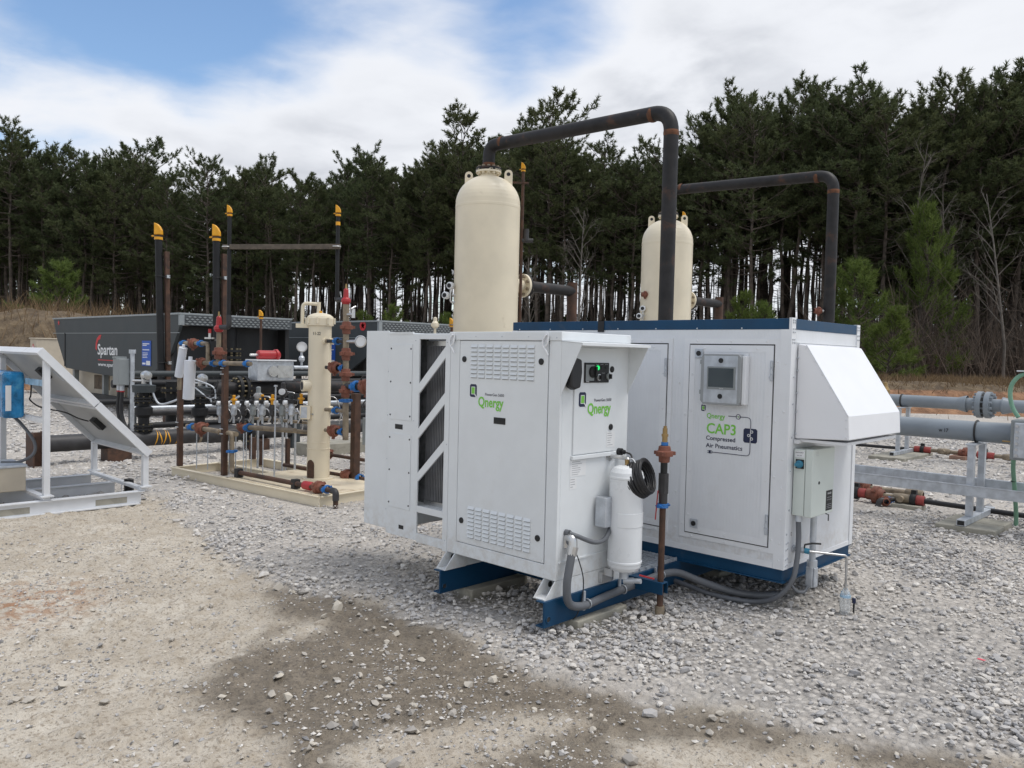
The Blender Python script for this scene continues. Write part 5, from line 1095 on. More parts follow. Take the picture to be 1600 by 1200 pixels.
for z, y in ((.5, 5.53), (.3, 5.67)): b = MB(); b.torus((1.118, y, z), (0, -.2, 1), .021, .004, 12, 5); b.build('tie', 'black', t)
b = MB(); b.bar((1.13, 5.43, 1.575), (1.6, 5.45, 1.575), .06, .012); b.build('bracket_plate', 'alu', t); b = MB(); b.tube([(1.2, 5.44, 1.59), (1.34, 5.5, 1.66), (1.7, 5.6, 1.74)], .02, 8); b.build('arm', 'conduit', t)
for k, (z, ln_) in enumerate(((1.46, .16), (1.26, .18))): b = MB(); b.cyl((1.26, 5.30, z), (1.26+ln_, 5.30, z), .014, n=8); b.build('valve_stem', 'steel', t)
b = MB(); b.box(1.235, 1.255, 5.28, 5.31, 1.19, 1.33); b.build('tag_plate', 'trim', t)
# ground level unions
def ground_line(y, x0, x1, z, pieces, lb, cat='pipe', pipe_to=None, grp=None):
    t = thing('ground_piping', lb, cat, ((x0+x1)/2, y, 0), grp); b = MB(); b.cyl((x0, y, z), (x1, y, z), .032, n=12); b.build('pipe', 'tanpipe', t)
    for k, x in pieces:
        if k == 'u': hunion((x, y, z), (1, 0, 0), .050, t)
        if k == 'r':
            b = MB(); b.lathe([(.03, -.055), (.056, -.05), (.056, .05), (.03, .055)], (x, y, z), (1, 0, 0), 16); b.build('red_adapter', 'dullred', t)
        if k == 'k':
            b = MB(); b.lathe([(.03, -.03), (.072, -.03), (.078, 0), (.072, .03), (.03, .03)], (x, y, z), (1, 0, 0), 16); b.bar((x, y-.025, z+.088), (x, y+.025, z+.088), .055, .04); b.build('black_clamp', 'black', t)
        if k == 't':
            b = MB(); b.lathe([(.03, -.10), (.048, -.09), (.055, 0), (.048, .09), (.03, .10)], (x, y, z), (1, 0, 0), 14); b.cyl((x, y, z), (x, y-.09, z), .036, n=12); b.build('tee', 'tanpipe', t)
    if pipe_to is not None: b = MB(); b.tube(spline([(x1 if pipe_to > x1 else x0, y, z), ((x1+pipe_to)/2, y+.01, z-.02), (pipe_to, y, z-.04)], 6), .028, 12); b.build('poly_pipe', 'rubber', t)
    return t
t = ground_line(5.93, -.75, .17, .125, [('k', -.52), ('r', -.46), ('u', -.30), ('t', -.02), ('k', .10), ('r', .155)], 'front line of rusty red unions on the gravel right of the cabinet', pipe_to=3.2)
coupling((-.13, 5.84, .10), (.6, -.8, 0), .026, t); hunion((-.16, 5.80, .09), (.6, -.8, 0), .028, t); b = MB(); b.tube(bend([(-.10, 5.88, .11), (-.20, 5.74, .10), (-.22, 5.72, -.02)], .04), .03, 10); b.build('drain_elbow', 'pipegrey', t)
ground_line(6.42, -1.2, .02, .12, [('u', -.62), ('t', -.05), ('k', -.9)], 'rear rusty union and black pipe behind the front union line')
ground_line(11.58, -1.72, 2.2, .13, [('r', -1.60), ('k', -1.52), ('r', -1.44), ('t', -1.18), ('u', -.85), ('r', -.62), ('k', -.55), ('r', -.47), ('t', -.2), ('u', .18), ('t', .5)], 'far row of rusty red unions on the gravel below the farther pipeline', pipe_to=-7)
for (x0, x1, y0, y1), lb, mt in (((-.1, .20, 5.80, 6.02), 'small concrete block under the front union line', 'conc'), ((-1.05, -.80, 11.4, 11.75), 'left brick coloured block under the far union row', 'brick'), ((.45, .75, 11.4, 11.75), 'right brick coloured block under the far union row', 'brick')):
    b = MB(); b.box(x0, x1, y0, y1, -.02, .075 if mt == 'conc' else .09); tag(b.build('support_block', mt, bevel=.006), lb, 'block')
b = MB(); b.lathe([(.05, 0), (.07, .02), (.07, .10), (.04, .16), (.03, .22), (.001, .23)], (-3.6, 14.2, 1.04), n=10); p_ = tag(b.build('valve_operator', 'brass'), 'small brass valve top seen behind the white intake hood', 'valve'); p_.location = away(5.83, 12.6, 1.1)
# =================================================================== cream skid with filter column
A_ = V3(.9958, .0916, 0); B_ = V3(-.0916, .9958, 0); S0 = V3(-4.189, 1.125, 0)
def S(a, b, z): return S0 + A_*a + B_*b + V3(0, 0, z)
def sbar(m_, a0, b0, a1, b1, z0, z1, w_): m_.bar(S(a0, b0, (z0+z1)/2), S(a1, b1, (z0+z1)/2), w_, z1-z0)
t = thing('cream_skid', 'low cream steel skid carrying the cream filter column', 'skid', S(-1.45, .65, 0))
for a0, b0, a1, b1 in ((-2.95, .008, 0, .008), (-2.95, 1.30, 0, 1.30), (-2.94, .012, -2.94, 1.296), (-.008, .012, -.008, 1.296), (-1.72, .012, -1.72, 1.296), (-2.93, .66, -1.724, .66)):
    b = MB(); sbar(b, a0, b0, a1, b1, -.01, .092, .012); sbar(b, a0, b0, a1, b1, .0925, .1, .075 if b0 != b1 or b0 > .1 else .06); b.build('beam', 'cream', t)
b = MB(); b.bar(S(-1.70, .65, .1035), S(-.02, .65, .1035), 1.27, .006); b.build('deck_plate', 'creamdeck', t)
for a_, b_, h, w_ in ((-2.957, .115, 1.447, .062), (-1.889, .08, 1.478, .062), (-.663, 1.04, 1.115, .085), (-2.114, 1.14, .45, .05), (-2.93, 1.16, .40, .07), (-2.35, .9, .42, .04)):
    b = MB(); b.bar(S(a_, b_, .101), S(a_, b_, h), w_, w_, (0, 1, 0)); p_ = b.build('post', 'rustpipe', t, bevel=.004)
    if h > 1.2:
        g = MB()
        for z in (h-.10, h-.17, .66, .60): g.cyl(S(a_, b_-w_/2-.012, z)-A_*.03, S(a_, b_-w_/2-.012, z)+A_*.03, .007, n=6)
        g.build('u_bolts', 'steel', p_, stuff=True)
t = thing('filter_column', 'slim cream upright filter column with swing arm lid on the cream skid', 'vessel', S(-.954, .73, .1065))
c = S(-.954, .73, 0); R = .132
b = MB(); b.lathe([(R, .107), (R, .455), (R+.004, .458), (R+.004, .468), (R, .47), (R, .535), (R+.003, .54), (R, .545), (R, 1.895), (R+.003, 1.90)], c, n=40); b.build('shell', 'cream', t)
b = MB(); b.lathe([(R, .107), (R+.05, .107), (R+.05, .119), (R, .121)], c, n=32, sharp=True); b.build('base_ring', 'cream', t)
b = MB(); b.lathe([(R+.001, 1.90), (R+.024, 1.905), (R+.026, 1.985), (R+.015, 2.01), (R-.02, 2.035), (.06, 2.05), (.0001, 2.053)], c, n=36); hd_ = b.build('lid', 'cream', t)
g = MB()
for k in range(8): a = 2*PI*k/8; g.cyl(c + V3(math.cos(a)*(R+.03), math.sin(a)*(R+.03), 1.925), c + V3(math.cos(a)*(R+.03), math.sin(a)*(R+.03), 1.995), .017, n=6)
g.build('lid_lugs', 'cream', hd_, stuff=True)
b = MB(); b.cyl(c + V3(0, 0, 2.05), c + V3(0, 0, 2.075), .022, n=10); b.build('bleed_plug', 'yellow', hd_)
aL = c - RH*.21
b = MB(); b.tube(bend([aL + V3(0, 0, 1.90), aL + V3(0, 0, 2.165), c - RH*.02 + V3(0, 0, 2.155)], .06), .021, 10); b.cyl(c - RH*.02 + V3(0, 0, 2.05), c - RH*.02 + V3(0, 0, 2.18), .022, n=12); b.bar(c - RH*.28 + V3(0, 0, 1.90), c - RH*.1 + V3(0, 0, 1.90), .06, .05); b.build('davit_arm', 'cream', t)
fdir = -FH
m_ = text('11-22', 'chalk_number', t, 0, 0, .085, .035, 0, 'dark'); m_.location = (c + fdir*(R+.002) - RH*.005 + V3(0, 0, 1.81)) - ORG[t.name]; m_.rotation_euler = (0, 0, math.atan2(RH.y, RH.x))
def nozz(z, ang, r_, ln_, name='nozzle'):
    d = RH*math.cos(ang) - FH*math.sin(ang); b = MB(); b.cyl(c + d*(R-.02) + V3(0, 0, z), c + d*(R+ln_) + V3(0, 0, z), r_, n=14); n_ = b.build(name, 'cream', t); return c + d*(R+ln_) + V3(0, 0, z), d, n_
p, d, n_ = nozz(1.725, .9, .034, .035); b = MB(); b.cyl(p, p+d*.02, .022, n=10); b.build('plug', 'tanpipe', n_)
p, d, n_ = nozz(1.20, 2.6, .068, .075); b = MB(); b.cyl(p-d*.005, p+d*.004, .050, n=16); b.build('blind_plug', 'pipegrey', n_)
for z in (1.722, .93, .69): nozz(z, .08, .036, .03)
b = MB(); b.bar(c - RH*.13 - FH*.10 + V3(0, 0, .89), c - RH*.13 - FH*.145 + V3(0, 0, .89), .125, .16); np_ = b.build('nameplate_box', 'cream', t, bevel=.004); b = MB(); b.bar(c - RH*.14 - FH*.1455 + V3(0, 0, .892), c - RH*.14 - FH*.148 + V3(0, 0, .892), .07, .13); b.build('nameplate', 'galv', np_)
d = (-FH*.90 - RH*.48).normalized(); sd2 = V3(-d.y, d.x, 0); b = MB(); ps = [(-.048, 0), (.048, 0), (.048, .15)] + [(.048*math.cos(PI*k/8), .15+.048*math.sin(PI*k/8)*1.3) for k in range(1, 8)] + [(-.048, .15)]
b.prism(ps, c + d*(R-.008) + V3(0, 0, .125), sd2, (0, 0, 1), .014); b.build('skirt_opening', 'rustpipe', t)
# ---- drain line along the skid front
t = thing('drain_line', 'low rusty drain pipe with red coupling and blue grooved clamp on skid front', 'pipe', S(-.7, .1, .1)); Y = .1
b = MB(); b.tube(bend([S(-1.62, Y, .165), S(.165, Y-.02, .165), S(.168, Y-.02, -.03)], .06), .027, 12); b.build('pipe', 'rustpipe', t)
for a_ in (-1.62, -.535): b = MB(); b.bar(S(a_, Y, .107), S(a_, Y, .21), .075, .075, (0, 1, 0)); b.build('support', 'black', t, bevel=.004)
b = MB(); b.lathe([(.03, -.08), (.045, -.07), (.048, .05), (.03, .08)], S(-.31, Y, .165), A_, 14); b.build('red_coupling', 'red', t)
hunion(S(-.14, Y, .165), A_, .036, t); coupling(S(.0, Y, .165), A_, .032, t); b = MB(); b.tube(bend([S(.09, Y-.01, .165), S(.166, Y-.02, .165), S(.168, Y-.02, .07)], .05), .034, 12); b.build('elbow', 'pipegrey', t)
b = MB(); b.tube(bend([S(-1.62, Y, .165), S(-1.76, Y, .165), S(-1.765, Y, .61), S(-1.9, Y, .61)], .05), .027, 12); b.build('riser', 'tanpipe', t); coupling(S(-1.765, Y, .40), (0, 0, 1), .03, t)
# ---- instrument piping hung on the two posts
t = thing('filter_piping', 'tan pipe loop with blue couplings and white filters hung on two rusty posts', 'pipework', S(-2.2, .02, .1)); Y = .02
b = MB(); b.tube(bend([S(-2.81, Y, 1.08), S(-2.81, Y, 1.662), S(-2.165, Y, 1.664), S(-2.165, Y, 1.43), S(-2.40, Y, 1.43)], .045), .025, 12); b.tube([S(-2.40, Y, 1.43), S(-1.28, Y, 1.445)], .026, 12); b.build('pipe', 'tanpipe', t)
for a_, z in ((-2.712, 1.662), (-2.317, 1.664), (-2.03, 1.432), (-1.83, 1.437), (-1.345, 1.445)): coupling(S(a_, Y, z), A_, .028, t)
for a_, z in ((-2.50, 1.663), (-2.30, 1.43)): hunion(S(a_, Y, z), A_, .032, t)
for (a0, z0), (a1, z1), r_ in (((-2.62, 1.61), (-2.72, 1.25), .05), ((-2.455, 1.455), (-2.49, .985), .068)):
    b = MB(); p, q = S(a0, Y-.06, z0), S(a1, Y-.06, z1); b.cyl(p, q, r_, n=20); b.cyl(q, q + (q-p)*.02, r_, r_*.75, n=20); f = b.build('filter_element', 'filt', t)
    b = MB(); b.cyl(p, p + (p-q)*.10, r_*.35, n=10); b.build('filter_neck', 'filt', f)
b = MB(); b.tube(bend([S(-1.94, Y, 1.44), S(-1.94, Y, 1.80)], .02) if 0 else [S(-1.94, Y, 1.44), S(-1.935, Y, 1.80)], .028, 10); b.build('riser', 'tanpipe', t); hunion(S(-1.938, Y, 1.56), (0, 0, 1), .036, t)
relief(S(-1.935, Y, 1.80), .068, t); b = MB(); b.tube(bend([S(-1.935, Y, 1.86), S(-1.72, Y, 1.86), S(-1.73, Y, 2.0)], .05), .03, 10); b.build('elbow', 'pipegrey', t)
b = MB(); b.cyl(S(-2.13, Y, 1.72), S(-2.13, Y, 1.74), .06, n=14); b.cyl(S(-2.13, Y, 1.74), S(-2.13, Y, 1.79), .016, n=10); b.build('regulator_cap', 'steel', t); b = MB(); b.cyl(S(-2.13, Y, 1.79), S(-2.13, Y, 1.84), .018, n=10); b.build('red_pin', 'red', t)
b = MB(); b.lathe([(.03, 1.50), (.05, 1.52), (.05, 1.70), (.03, 1.72)], S(-2.13, Y+.06, 0), n=14); b.build('regulator_body', 'black', t)
# ---- needle valve manifold
t = thing('valve_manifold', 'row of small steel valves with yellow and black handles on a tan header pipe', 'valves', S(-1.7, .4, .5)); Y = .45
b = MB(); b.tube([S(-2.85, Y-.3, .615), S(-1.75, Y-.3, .60)], .03, 12); b.tube([S(-2.2, Y, .64), S(-1.03, Y, .68)], .030, 12); b.tube([S(-2.6, Y+.25, .60), S(-1.1, Y+.25, .64)], .026, 10); b.tube([S(-2.6, Y+.45, .70), S(-1.3, Y+.5, .72)], .02, 8); b.build('header', 'tanpipe', t)
coupling(S(-2.72, Y-.3, .615), A_, .034, t); hunion(S(-2.52, Y-.3, .612), A_, .04, t); coupling(S(-2.05, Y-.3, .605), A_, .03, t, 'tanpipe'); coupling(S(-1.95, Y, .645), A_, .036, t); hunion(S(-2.1, Y, .64), A_, .03, t)
for k, a_ in enumerate((-2.60, -2.49, -2.39, -2.28, -2.18, -2.07, -1.97, -1.87, -1.77, -1.67, -1.57, -1.47, -1.37, -1.28, -1.19, -1.10)):
    y_ = Y + (.0 if k % 2 else .2) - (.2 if k == 0 else 0); z = .70 + .012*k*.5; yel = k in (3, 6, 11, 14)
    b = MB(); b.cyl(S(a_, y_, z-.04), S(a_, y_, z+.09), .014, n=8); b.lathe([(.02, z+.05), (.036, z+.07), (.036, z+.15), (.026, z+.18), (.02, z+.20)], S(a_, y_, 0), n=10); v_ = b.build('valve_body', ('galv', 'greybox', 'pipegrey')[k % 3], t)
    b = MB(); b.lathe([(.02, z+.20), (.045, z+.205), (.045, z+.245), (.018, z+.25), (.018, z+.29)] if not yel else [(.014, z+.16), (.022, z+.17), (.022, z+.24), (.04, z+.245), (.04, z+.262), (.014, z+.27), (.02, z+.29), (.02, z+.31), (.001, z+.315)], S(a_, y_, 0), n=10); b.build('handle', 'yellow' if yel else 'black', v_)
    b = MB(); q = S(a_-.05, y_-.03, z+.21); b.cyl(q, q - B_*.04 - A_*.01, .027, n=12); b.build('dial_cap', 'tankw' if k % 2 else 'black', v_)
    b = MB(); b.tube(spline([S(a_+.02, y_, z+.12), S(a_+.10, y_, z+.14), S(a_+.14, y_+.02, z+.05), S(a_+.12, y_, z-.02)], 4), .006, 6); b.build('tubing', 'steel', v_)
for k, a_ in enumerate((-2.62, -2.45, -2.10, -1.90, -1.84, -1.70, -1.60, -1.52, -1.36)): b = MB(); b.cyl(S(a_, .15+.05*(k % 3), .10), S(a_, .15+.05*(k % 3), .62), .007, n=6); b.build('tubing_rod', 'galv', t)
b = MB(); b.cyl(S(-1.28, .35, .1), S(-1.27, .35, 1.18), .010, n=8); b.cyl(S(-1.27, .35, 1.18), S(-1.27, .35, 1.20), .022, n=8); b.build('stem', 'galv', t)
b = MB(); b.tube([S(-1.45, .5, .88), S(-1.08, .62, .885)], .014, 8); b.tube([S(-1.75, .6, .86), S(-.9, .6, .87)], .011, 8); b.build('impulse_line', 'steel', t)
# ---- riser right of the column
t = thing('relief_riser', 'tall riser of rusty unions with red relief valve right of the cream column', 'pipework', S(-.48, .73, .1)); rx, ry = -.48, .73
b = MB(); b.tube([S(rx+.01, ry, .60), S(rx-.015, ry, 2.0), S(rx-.02, ry, 2.17)], .034, 12); b.build('pipe', 'tanpipe', t)
for z in (1.885, 1.585, 1.35, 1.16): hunion(S(rx-.005, ry, z), (0, 0, 1), .037, t)
for z in (1.05,): coupling(S(rx, ry, z), (0, 0, 1), .036, t)
relief(S(rx-.02, ry, 2.14), .066, t)
for z, ks in ((1.725, 'c'), (1.42, 'cu'), (.93, 'c'), (.69, 'uc')):
    b = MB(); b.cyl(S(-.80, .70, z), S(rx, ry, z), .022, n=10); b.build('branch', 'tanpipe' if z < 1.4 else 'pipegrey', t)
    if 'c' in ks: coupling(S(-.63 if 'u' not in ks else -.52, .72, z), A_, .030, t)
    if 'u' in ks: hunion(S(-.66, .71, z), A_, .036, t)
b = MB(); b.cyl(S(rx, ry, 1.725), S(-.27, ry, 1.725), .02, n=10); b.build('branch', 'steel', t); gauge(S(-.20, ry-.03, 1.725), -FH - RH*.25, .068, t)
b = MB(); b.cyl(S(rx, ry, 2.03), S(-.36, ry, 2.03), .018, n=8); b.cyl(S(-.37, ry, 1.99), S(-.37, ry, 2.09), .022, n=8); b.cyl(S(-.37, ry-.03, 2.09), S(-.37, ry+.03, 2.12), .012, n=8); b.build('gauge_valve', 'steel', t)
b = MB(); b.cyl(S(rx, ry, 1.22), S(.6, ry, 1.22), .036, n=12); b.build('branch', 'pipegrey', t); coupling(S(-.30, ry, 1.22), A_, .044, t); hunion(S(-.13, ry, 1.22), A_, .044, t); coupling(S(.02, ry, 1.22), A_, .044, t)
b = MB(); b.lathe([(.001, -.04), (.05, -.035), (.05, .035), (.001, .04)], S(-.02, ry-.02, 1.40), -FH, 14); b.build('yellow_knob', 'yellow', t)
b = MB(); b.tube(spline([S(-.25, ry, 1.26), S(-.18, ry, 1.34), S(-.05, ry, 1.33), S(.05, ry, 1.25)], 6), .009, 6); b.tube(spline([S(-.2, ry, .95), S(-.15, ry, 1.06), S(.05, ry, 1.12)], 6), .009, 6); b.build('tubing', 'pipegrey', t)
b = MB(); b.bar(S(-.22, .9, .55), S(-.22, .9, .86), .2, .12, (0, 1, 0)); b.build('control_box', 'greybox', t, bevel=.006)
for z, yy in ((.27, 1.4), (.13, 1.0)): 
    b = MB(); b.cyl(S(-2.0, yy, z), S(.8, yy+.05, z-.02), .022, n=10); b.build('lower_line', 'rustpipe', t)
coupling(S(-.55, 1.02, .13), A_, .03, t); hunion(S(-.75, 1.0, .13), A_, .04, t); coupling(S(-1.78, 1.4, .27), A_, .03, t); hunion(S(-1.62, 1.4, .27), A_, .036, t)
# ---- vents with timber crossbar
for (a_, b_, z0, z1), lb in (((-1.733, .02, 1.95, 3.14), 'thin black vent pipe with yellow cap at the left end of the timber crossbar'), ((-.66, .73, 2.2, 3.15), 'thin black vent pipe with yellow cap at the right end of the timber crossbar')):
    p = S(a_, b_, 0); t = thing('vent_pipe', lb, 'vent pipe', p + V3(0, 0, z0), 'thin vents held by the crossbar'); b = MB(); b.cyl(p + V3(0, 0, z0), p + V3(0, 0, z1), .0225, n=12); b.build('pipe', 'stack', t); raincap(p + V3(0, 0, z1+.03), .028, t, math.atan2(RH.y, RH.x))
    if a_ > -1: b = MB(); b.tube(bend([p + V3(0, 0, z0+.03), p + V3(0, 0, z0), S(-.53, .73, z0)], .03), .03, 10); b.build('elbow', 'pipegrey', t); b = MB(); b.cyl(p + V3(0, 0, z1-.10), p + V3(0, 0, z1-.06), .026, n=10); b.build('yellow_band', 'yellow', t)
b = MB(); q0, q1 = S(-1.80, -.02, 2.79), S(-.58, .70, 2.80); b.bar(q0, q1, .04, .055); cb = tag(b.build('crossbar', 'wood', bevel=.003), 'weathered timber crossbar tying the two thin vent pipes together', 'crossbar')
g = MB()
for q in (q0*.97+q1*.03, q0*.03+q1*.97): g.torus(q, (0, 0, 1), .045, .008, 16, 5)
g.build('pipe_clamps', 'steel', cb)
# =================================================================== black stacks
def stack(p0, top, lean, pt, lb):
    t = thing('vent_stack', lb, 'stack', (p0.x, p0.y, 0), 'black vent stacks with yellow caps'); P = lambda z: V3(p0.x, p0.y, z) + RH*(-lean*(z-.9))
    b = MB(); b.tube(bend([P(.82) - RH*.32 - V3(0, 0, .02), P(.82), P(2.), P(top)], .16), .068, 16); b.build('pipe', 'stack', t)
    raincap(P(top+.05), .072, t, math.atan2(RH.y, RH.x))
    q = V3(p0.x, p0.y, 0) + RH*.125 + FH*.06
    b = MB(); b.bar(q, q - RH*(lean*2.5) + V3(0, 0, pt), .085, .085, (0, 1, 0)); b.build('support_post', 'rustpipe', t, bevel=.005)
    b = MB(); b.bar(q + V3(0, 0, 0), q + V3(0, 0, .42), .17, .17, (0, 1, 0)); b.build('post_base', 'rustpipe', t, bevel=.004)
    for z in (2.98, 1.30):
        b = MB(); b.torus(P(z), (0, 0, 1), .075, .009, 20, 5); b.bar(P(z) + RH*.07, P(z) + RH*.21 + FH*.0, .02, .02); b.build('clamp', 'black', t); g = MB(); g.box(*[x for c_ in range(3) for x in ((P(z) + RH*.17)[c_]-.03, (P(z) + RH*.17)[c_]+.03)]); g.build('clamp_bolt', 'steel', t)
stack(V3(-12.90, 3.14, 0), 3.70, .026, 3.47, 'left black vent stack with yellow rain cap and rusty support post')
stack(V3(-12.12, 3.89, 0), 3.70, .010, 3.45, 'right black vent stack with yellow rain cap and rusty support post')
# =================================================================== grey compressor packages
def compressor(cx, cy, ln_, lb, zt, logo_):
    t = thing('compressor_package', lb, 'compressor', (cx-ln_/2, cy+1.4, 0)); w_ = 2.72
    P = lambda u: cx+u
    pl = [(-ln_, zt), (-ln_+.30, zt-.55), (-ln_+1.05, .96), (-ln_+4.0, .85), (-1.6, .86), (-.42, 1.50), (0, 2.05), (0, zt)] if logo_ else [(-ln_, zt), (-ln_, .9), (-1.6, .9), (-.42, 1.5), (0, 2.05), (0, zt)]
    b = MB(); b.prism(pl, (cx, cy, 0), (1, 0, 0), (0, 0, 1), -.07); pn = b.build('side_panel', 'comp', t, bevel=.006)
    b = MB(); b.box(P(-ln_+.02), P(-.001), cy-.012, cy-.001, zt-.42, zt-.405); b.build('panel_crease', 'compl', pn)
    b = MB(); b.box(P(-ln_+.4), P(-.75), cy+1.1, cy+w_-.2, .225, zt-.2); b.build('engine_housing', 'black', t)
    b = MB(); b.box(P(-ln_), P(0), cy+.071, cy+w_, zt-.10, zt-.02); b.box(P(-ln_-.02), P(.015), cy-.02, cy+w_+.02, zt-.019, zt+.022); b.build('roof', 'compl', t, bevel=.006)
    b = MB(); b.box(P(-.06), P(.012), cy+.1, cy+w_, zt-.245, zt-.025); b.box(P(-.05), P(.02), cy-.004, cy+.099, zt-.245, zt-.02, 1); bd_ = b.build('louver_band', ['louvre', 'compl'], t)
    g = MB()
    for i in range(22):
        for k in range(4): y = cy+.16+i*.115+(k % 2)*.057; z = zt-.215+k*.052; g.prism([(-.045, 0), (0, .018), (.045, 0), (0, -.018)], (P(.0125), y, z), (0, 1, 0), (0, 0, 1), .012)
    g.build('tread_bumps', 'greybox', bd_, stuff=True)
    b = MB(); b.box(P(-.7), P(-.45), cy+.072, cy+w_, .5, zt-.25); b.box(P(-.44), P(-.1), cy+w_-.1, cy+w_, .2, zt-.25); b.build('cooler_recess', 'black', t)
    b = MB(); b.box(P(-ln_+.2), P(.2), cy+1.06, cy+w_, .0, .222); b.box(P(-ln_+.3), P(.3), cy+.05, cy+.14, .18, .34); b.build('skid_base', 'black', t)
    for u in (-ln_+1.2, -ln_+3.4, -3.2, -.5): b = MB(); b.box(P(u-.06), P(u+.06), cy+.16, cy+.28, .22, .92); b.build('frame_leg', 'greybox', t)
    b = MB(); b.cyl((P(-.3), cy+1.3, 1.25), (P(-.3), cy+1.3, 2.15), .16, n=18); b.build('suction_bottle', 'stack', t); flange((P(-.3), cy+1.3, 1.55), (0, 0, 1), .30, .06, t, 'stack', 12, 'bolt', .09); flange((P(-.3), cy+1.3, 1.40), (0, 0, 1), .30, .06, t, 'stack', 12, 'bolt', .09)
    b = MB(); b.cyl((P(-.25), cy+.35, .62), (P(-.25), cy+w_-.3, .62), .19, n=18); b.build('cylinder', 'stack', t); flange((P(-.25), cy+.9, .62), (0, 1, 0), .27, .06, t, 'stack', 12, 'bolt', .09)
    return t, pn
t, pn = compressor(-14.33, 4.125, 8.3, 'dark grey compressor package with red and white lettering on its hood, left', 2.335, True)
text('Spartan', 'lettering', pn, -19.15, 1.375, 1.32, .27, 4.124, 'paper'); text('www.spartan', 'web_text', pn, -19.12, 1.08, 1.35, .075, 4.124, 'paper')
b = MB(); b.prism([(0, 0), (.02, .16), (.10, .27), (.27, .35), (.40, .36), (.33, .25), (.20, .22), (.12, .13), (.09, -.05)], (-19.30, 4.1222, 1.52), (1, 0, 0), (0, 0, 1), .001); b.build('red_swoosh', 'redprint', pn)
b = MB(); b.box(-19.12, -17.8, 4.1205, 4.1232, 1.225, 1.245); b.build('red_rule', 'redprint', pn)
def bluesign(pn, x0, x1, z0, z1, y):
    b = MB(); b.box(x0, x1, y-.012, y-.003, z0, z1); s_ = b.build('blue_sign', 'bluesign', pn); g = MB(); h = z1-z0; w_ = x1-x0
    for f, l in ((.86, .9), (.80, .55), (.62, .9), (.50, .7), (.44, .7), (.38, .6), (.32, .65)): g.box(x0+w_*.08, x0+w_*(.08+.84*l), y-.0145, y-.0125, z0+h*f, z0+h*(f+.022 if f < .6 else f+.035))
    g.box(x0+w_*.5, x1-w_*.06, y-.0145, y-.0125, z0+h*.03, z0+h*.2); g.box(x0+w_*.06, x0+w_*.42, y-.0145, y-.0125, z0+h*.05, z0+h*.12); g.build('sign_print', 'paper', s_, stuff=True)
bluesign(pn, -16.30, -15.80, 1.16, 1.74, 4.124)
def star(pn, x, z, y, s=.09):
    b = MB(); b.prism([(s*(1 if k % 2 == 0 else .42)*math.sin(PI*k/5), s*(1 if k % 2 == 0 else .42)*math.cos(PI*k/5)) for k in range(10)][::-1], (x, y-.004, z), (1, 0, 0), (0, 0, 1), -.001); b.build('red_star', 'redprint', pn)
star(pn, -22.15, 2.22, 4.12)
b = MB(); b.box(-21.66, -21.60, 4.110, 4.1235, 1.0, 1.93); b.build('door_slot', 'black', pn)
b = MB(); b.box(-22.4, -18.5, 4.55, 5.2, .28, 1.0); bb = b.build('lower_housing', 'beige', t, bevel=.01); b = MB(); b.box(-20.6, -19.5, 4.538, 4.549, .42, .80)
b.build('grille', 'tanpipe', bb); g = MB()
for k in range(12): g.box(-20.56+k*.09, -20.54+k*.09, 4.53, 4.538, .42, .80)
g.build('grille_bars', 'rustpipe', bb, stuff=True)
t, pn = compressor(-13.245, 8.623, 5.2, 'second dark grey compressor package behind the cream filter column', 2.365, False)
bluesign(pn, -15.52, -15.10, 1.24, 1.86, 8.622); star(pn, -13.9, 2.26, 8.62, .10)
b = MB(); b.cyl((-13.9, 8.619, 2.26), (-13.9, 8.616, 2.26), .13, n=20); b.build('star_disc', 'redprint', pn)
b = MB(); b.box(-13.1, -12.6, 8.2, 8.7, .9, 1.5); tag(b.build('control_cabinet', 'greybox', bevel=.01), 'grey control cabinet in front of the second compressor, right of the column', 'cabinet')
# beige cabinet far left
t = thing('beige_cabinet', 'beige metal cabinet with house shaped sticker beyond the left compressor', 'cabinet', (-26.5, 5.3, 0))
b = MB(); b.box(-26.72, -26.068, 4.654, 6.2, .05, 1.76); b.build('body', 'beige', t, bevel=.02); b = MB(); b.box(-26.75, -26.04, 4.62, 6.23, 1.761, 1.80); b.build('roof', 'beige', t, bevel=.01)
b = MB(); b.prism([(0, 0), (.36, 0), (.36, .26), (.18, .44), (0, .26)], (-26.56, 4.648, 1.18), (1, 0, 0), (0, 0, 1), .002); st = b.build('house_sticker', 'redprint', t); b = MB(); b.prism([(.04, .17), (.32, .17), (.32, .245), (.18, .385), (.04, .245)], (-26.56, 4.644, 1.18), (1, 0, 0), (0, 0, 1), .002); b.build('sticker_field', 'paper', st)
# =================================================================== black header and its valve
t = thing('header_pipe', 'thick black header pipe low on the gravel with yellow chalk marks', 'pipeline', (-8.74, 2, 0)); ux = -8.74
b = MB(); b.cyl((ux, -.113, .30), (ux, 7.5, .30), .112, n=22); b.build('pipe', 'pipegrey', t)
b = MB(); b.box(ux-.16, ux+.16, -.30, -.285, -.02, .46); b.box(ux-.008, ux+.008, -.285, -.13, -.02, .46); b.box(ux-.16, ux+.16, -.13, -.115, -.02, .46); b.build('end_column', 'rustpipe', t)
for y in (.78, 2.9): b = MB(); b.box(ux-.13, ux+.13, y-.16, y+.16, -.02, .195); b.build('support', 'rustpipe', t)
b = MB()
for k, y in enumerate((1.30, 1.36, 1.42, 1.48, 1.60, 1.66)): b.lathe([(.1135, -.008), (.1135, .008)], (ux, y, .30), (0, 1, .25 if k % 2 else -.2), 22)
b.build('chalk_mark', 'yellow', t)
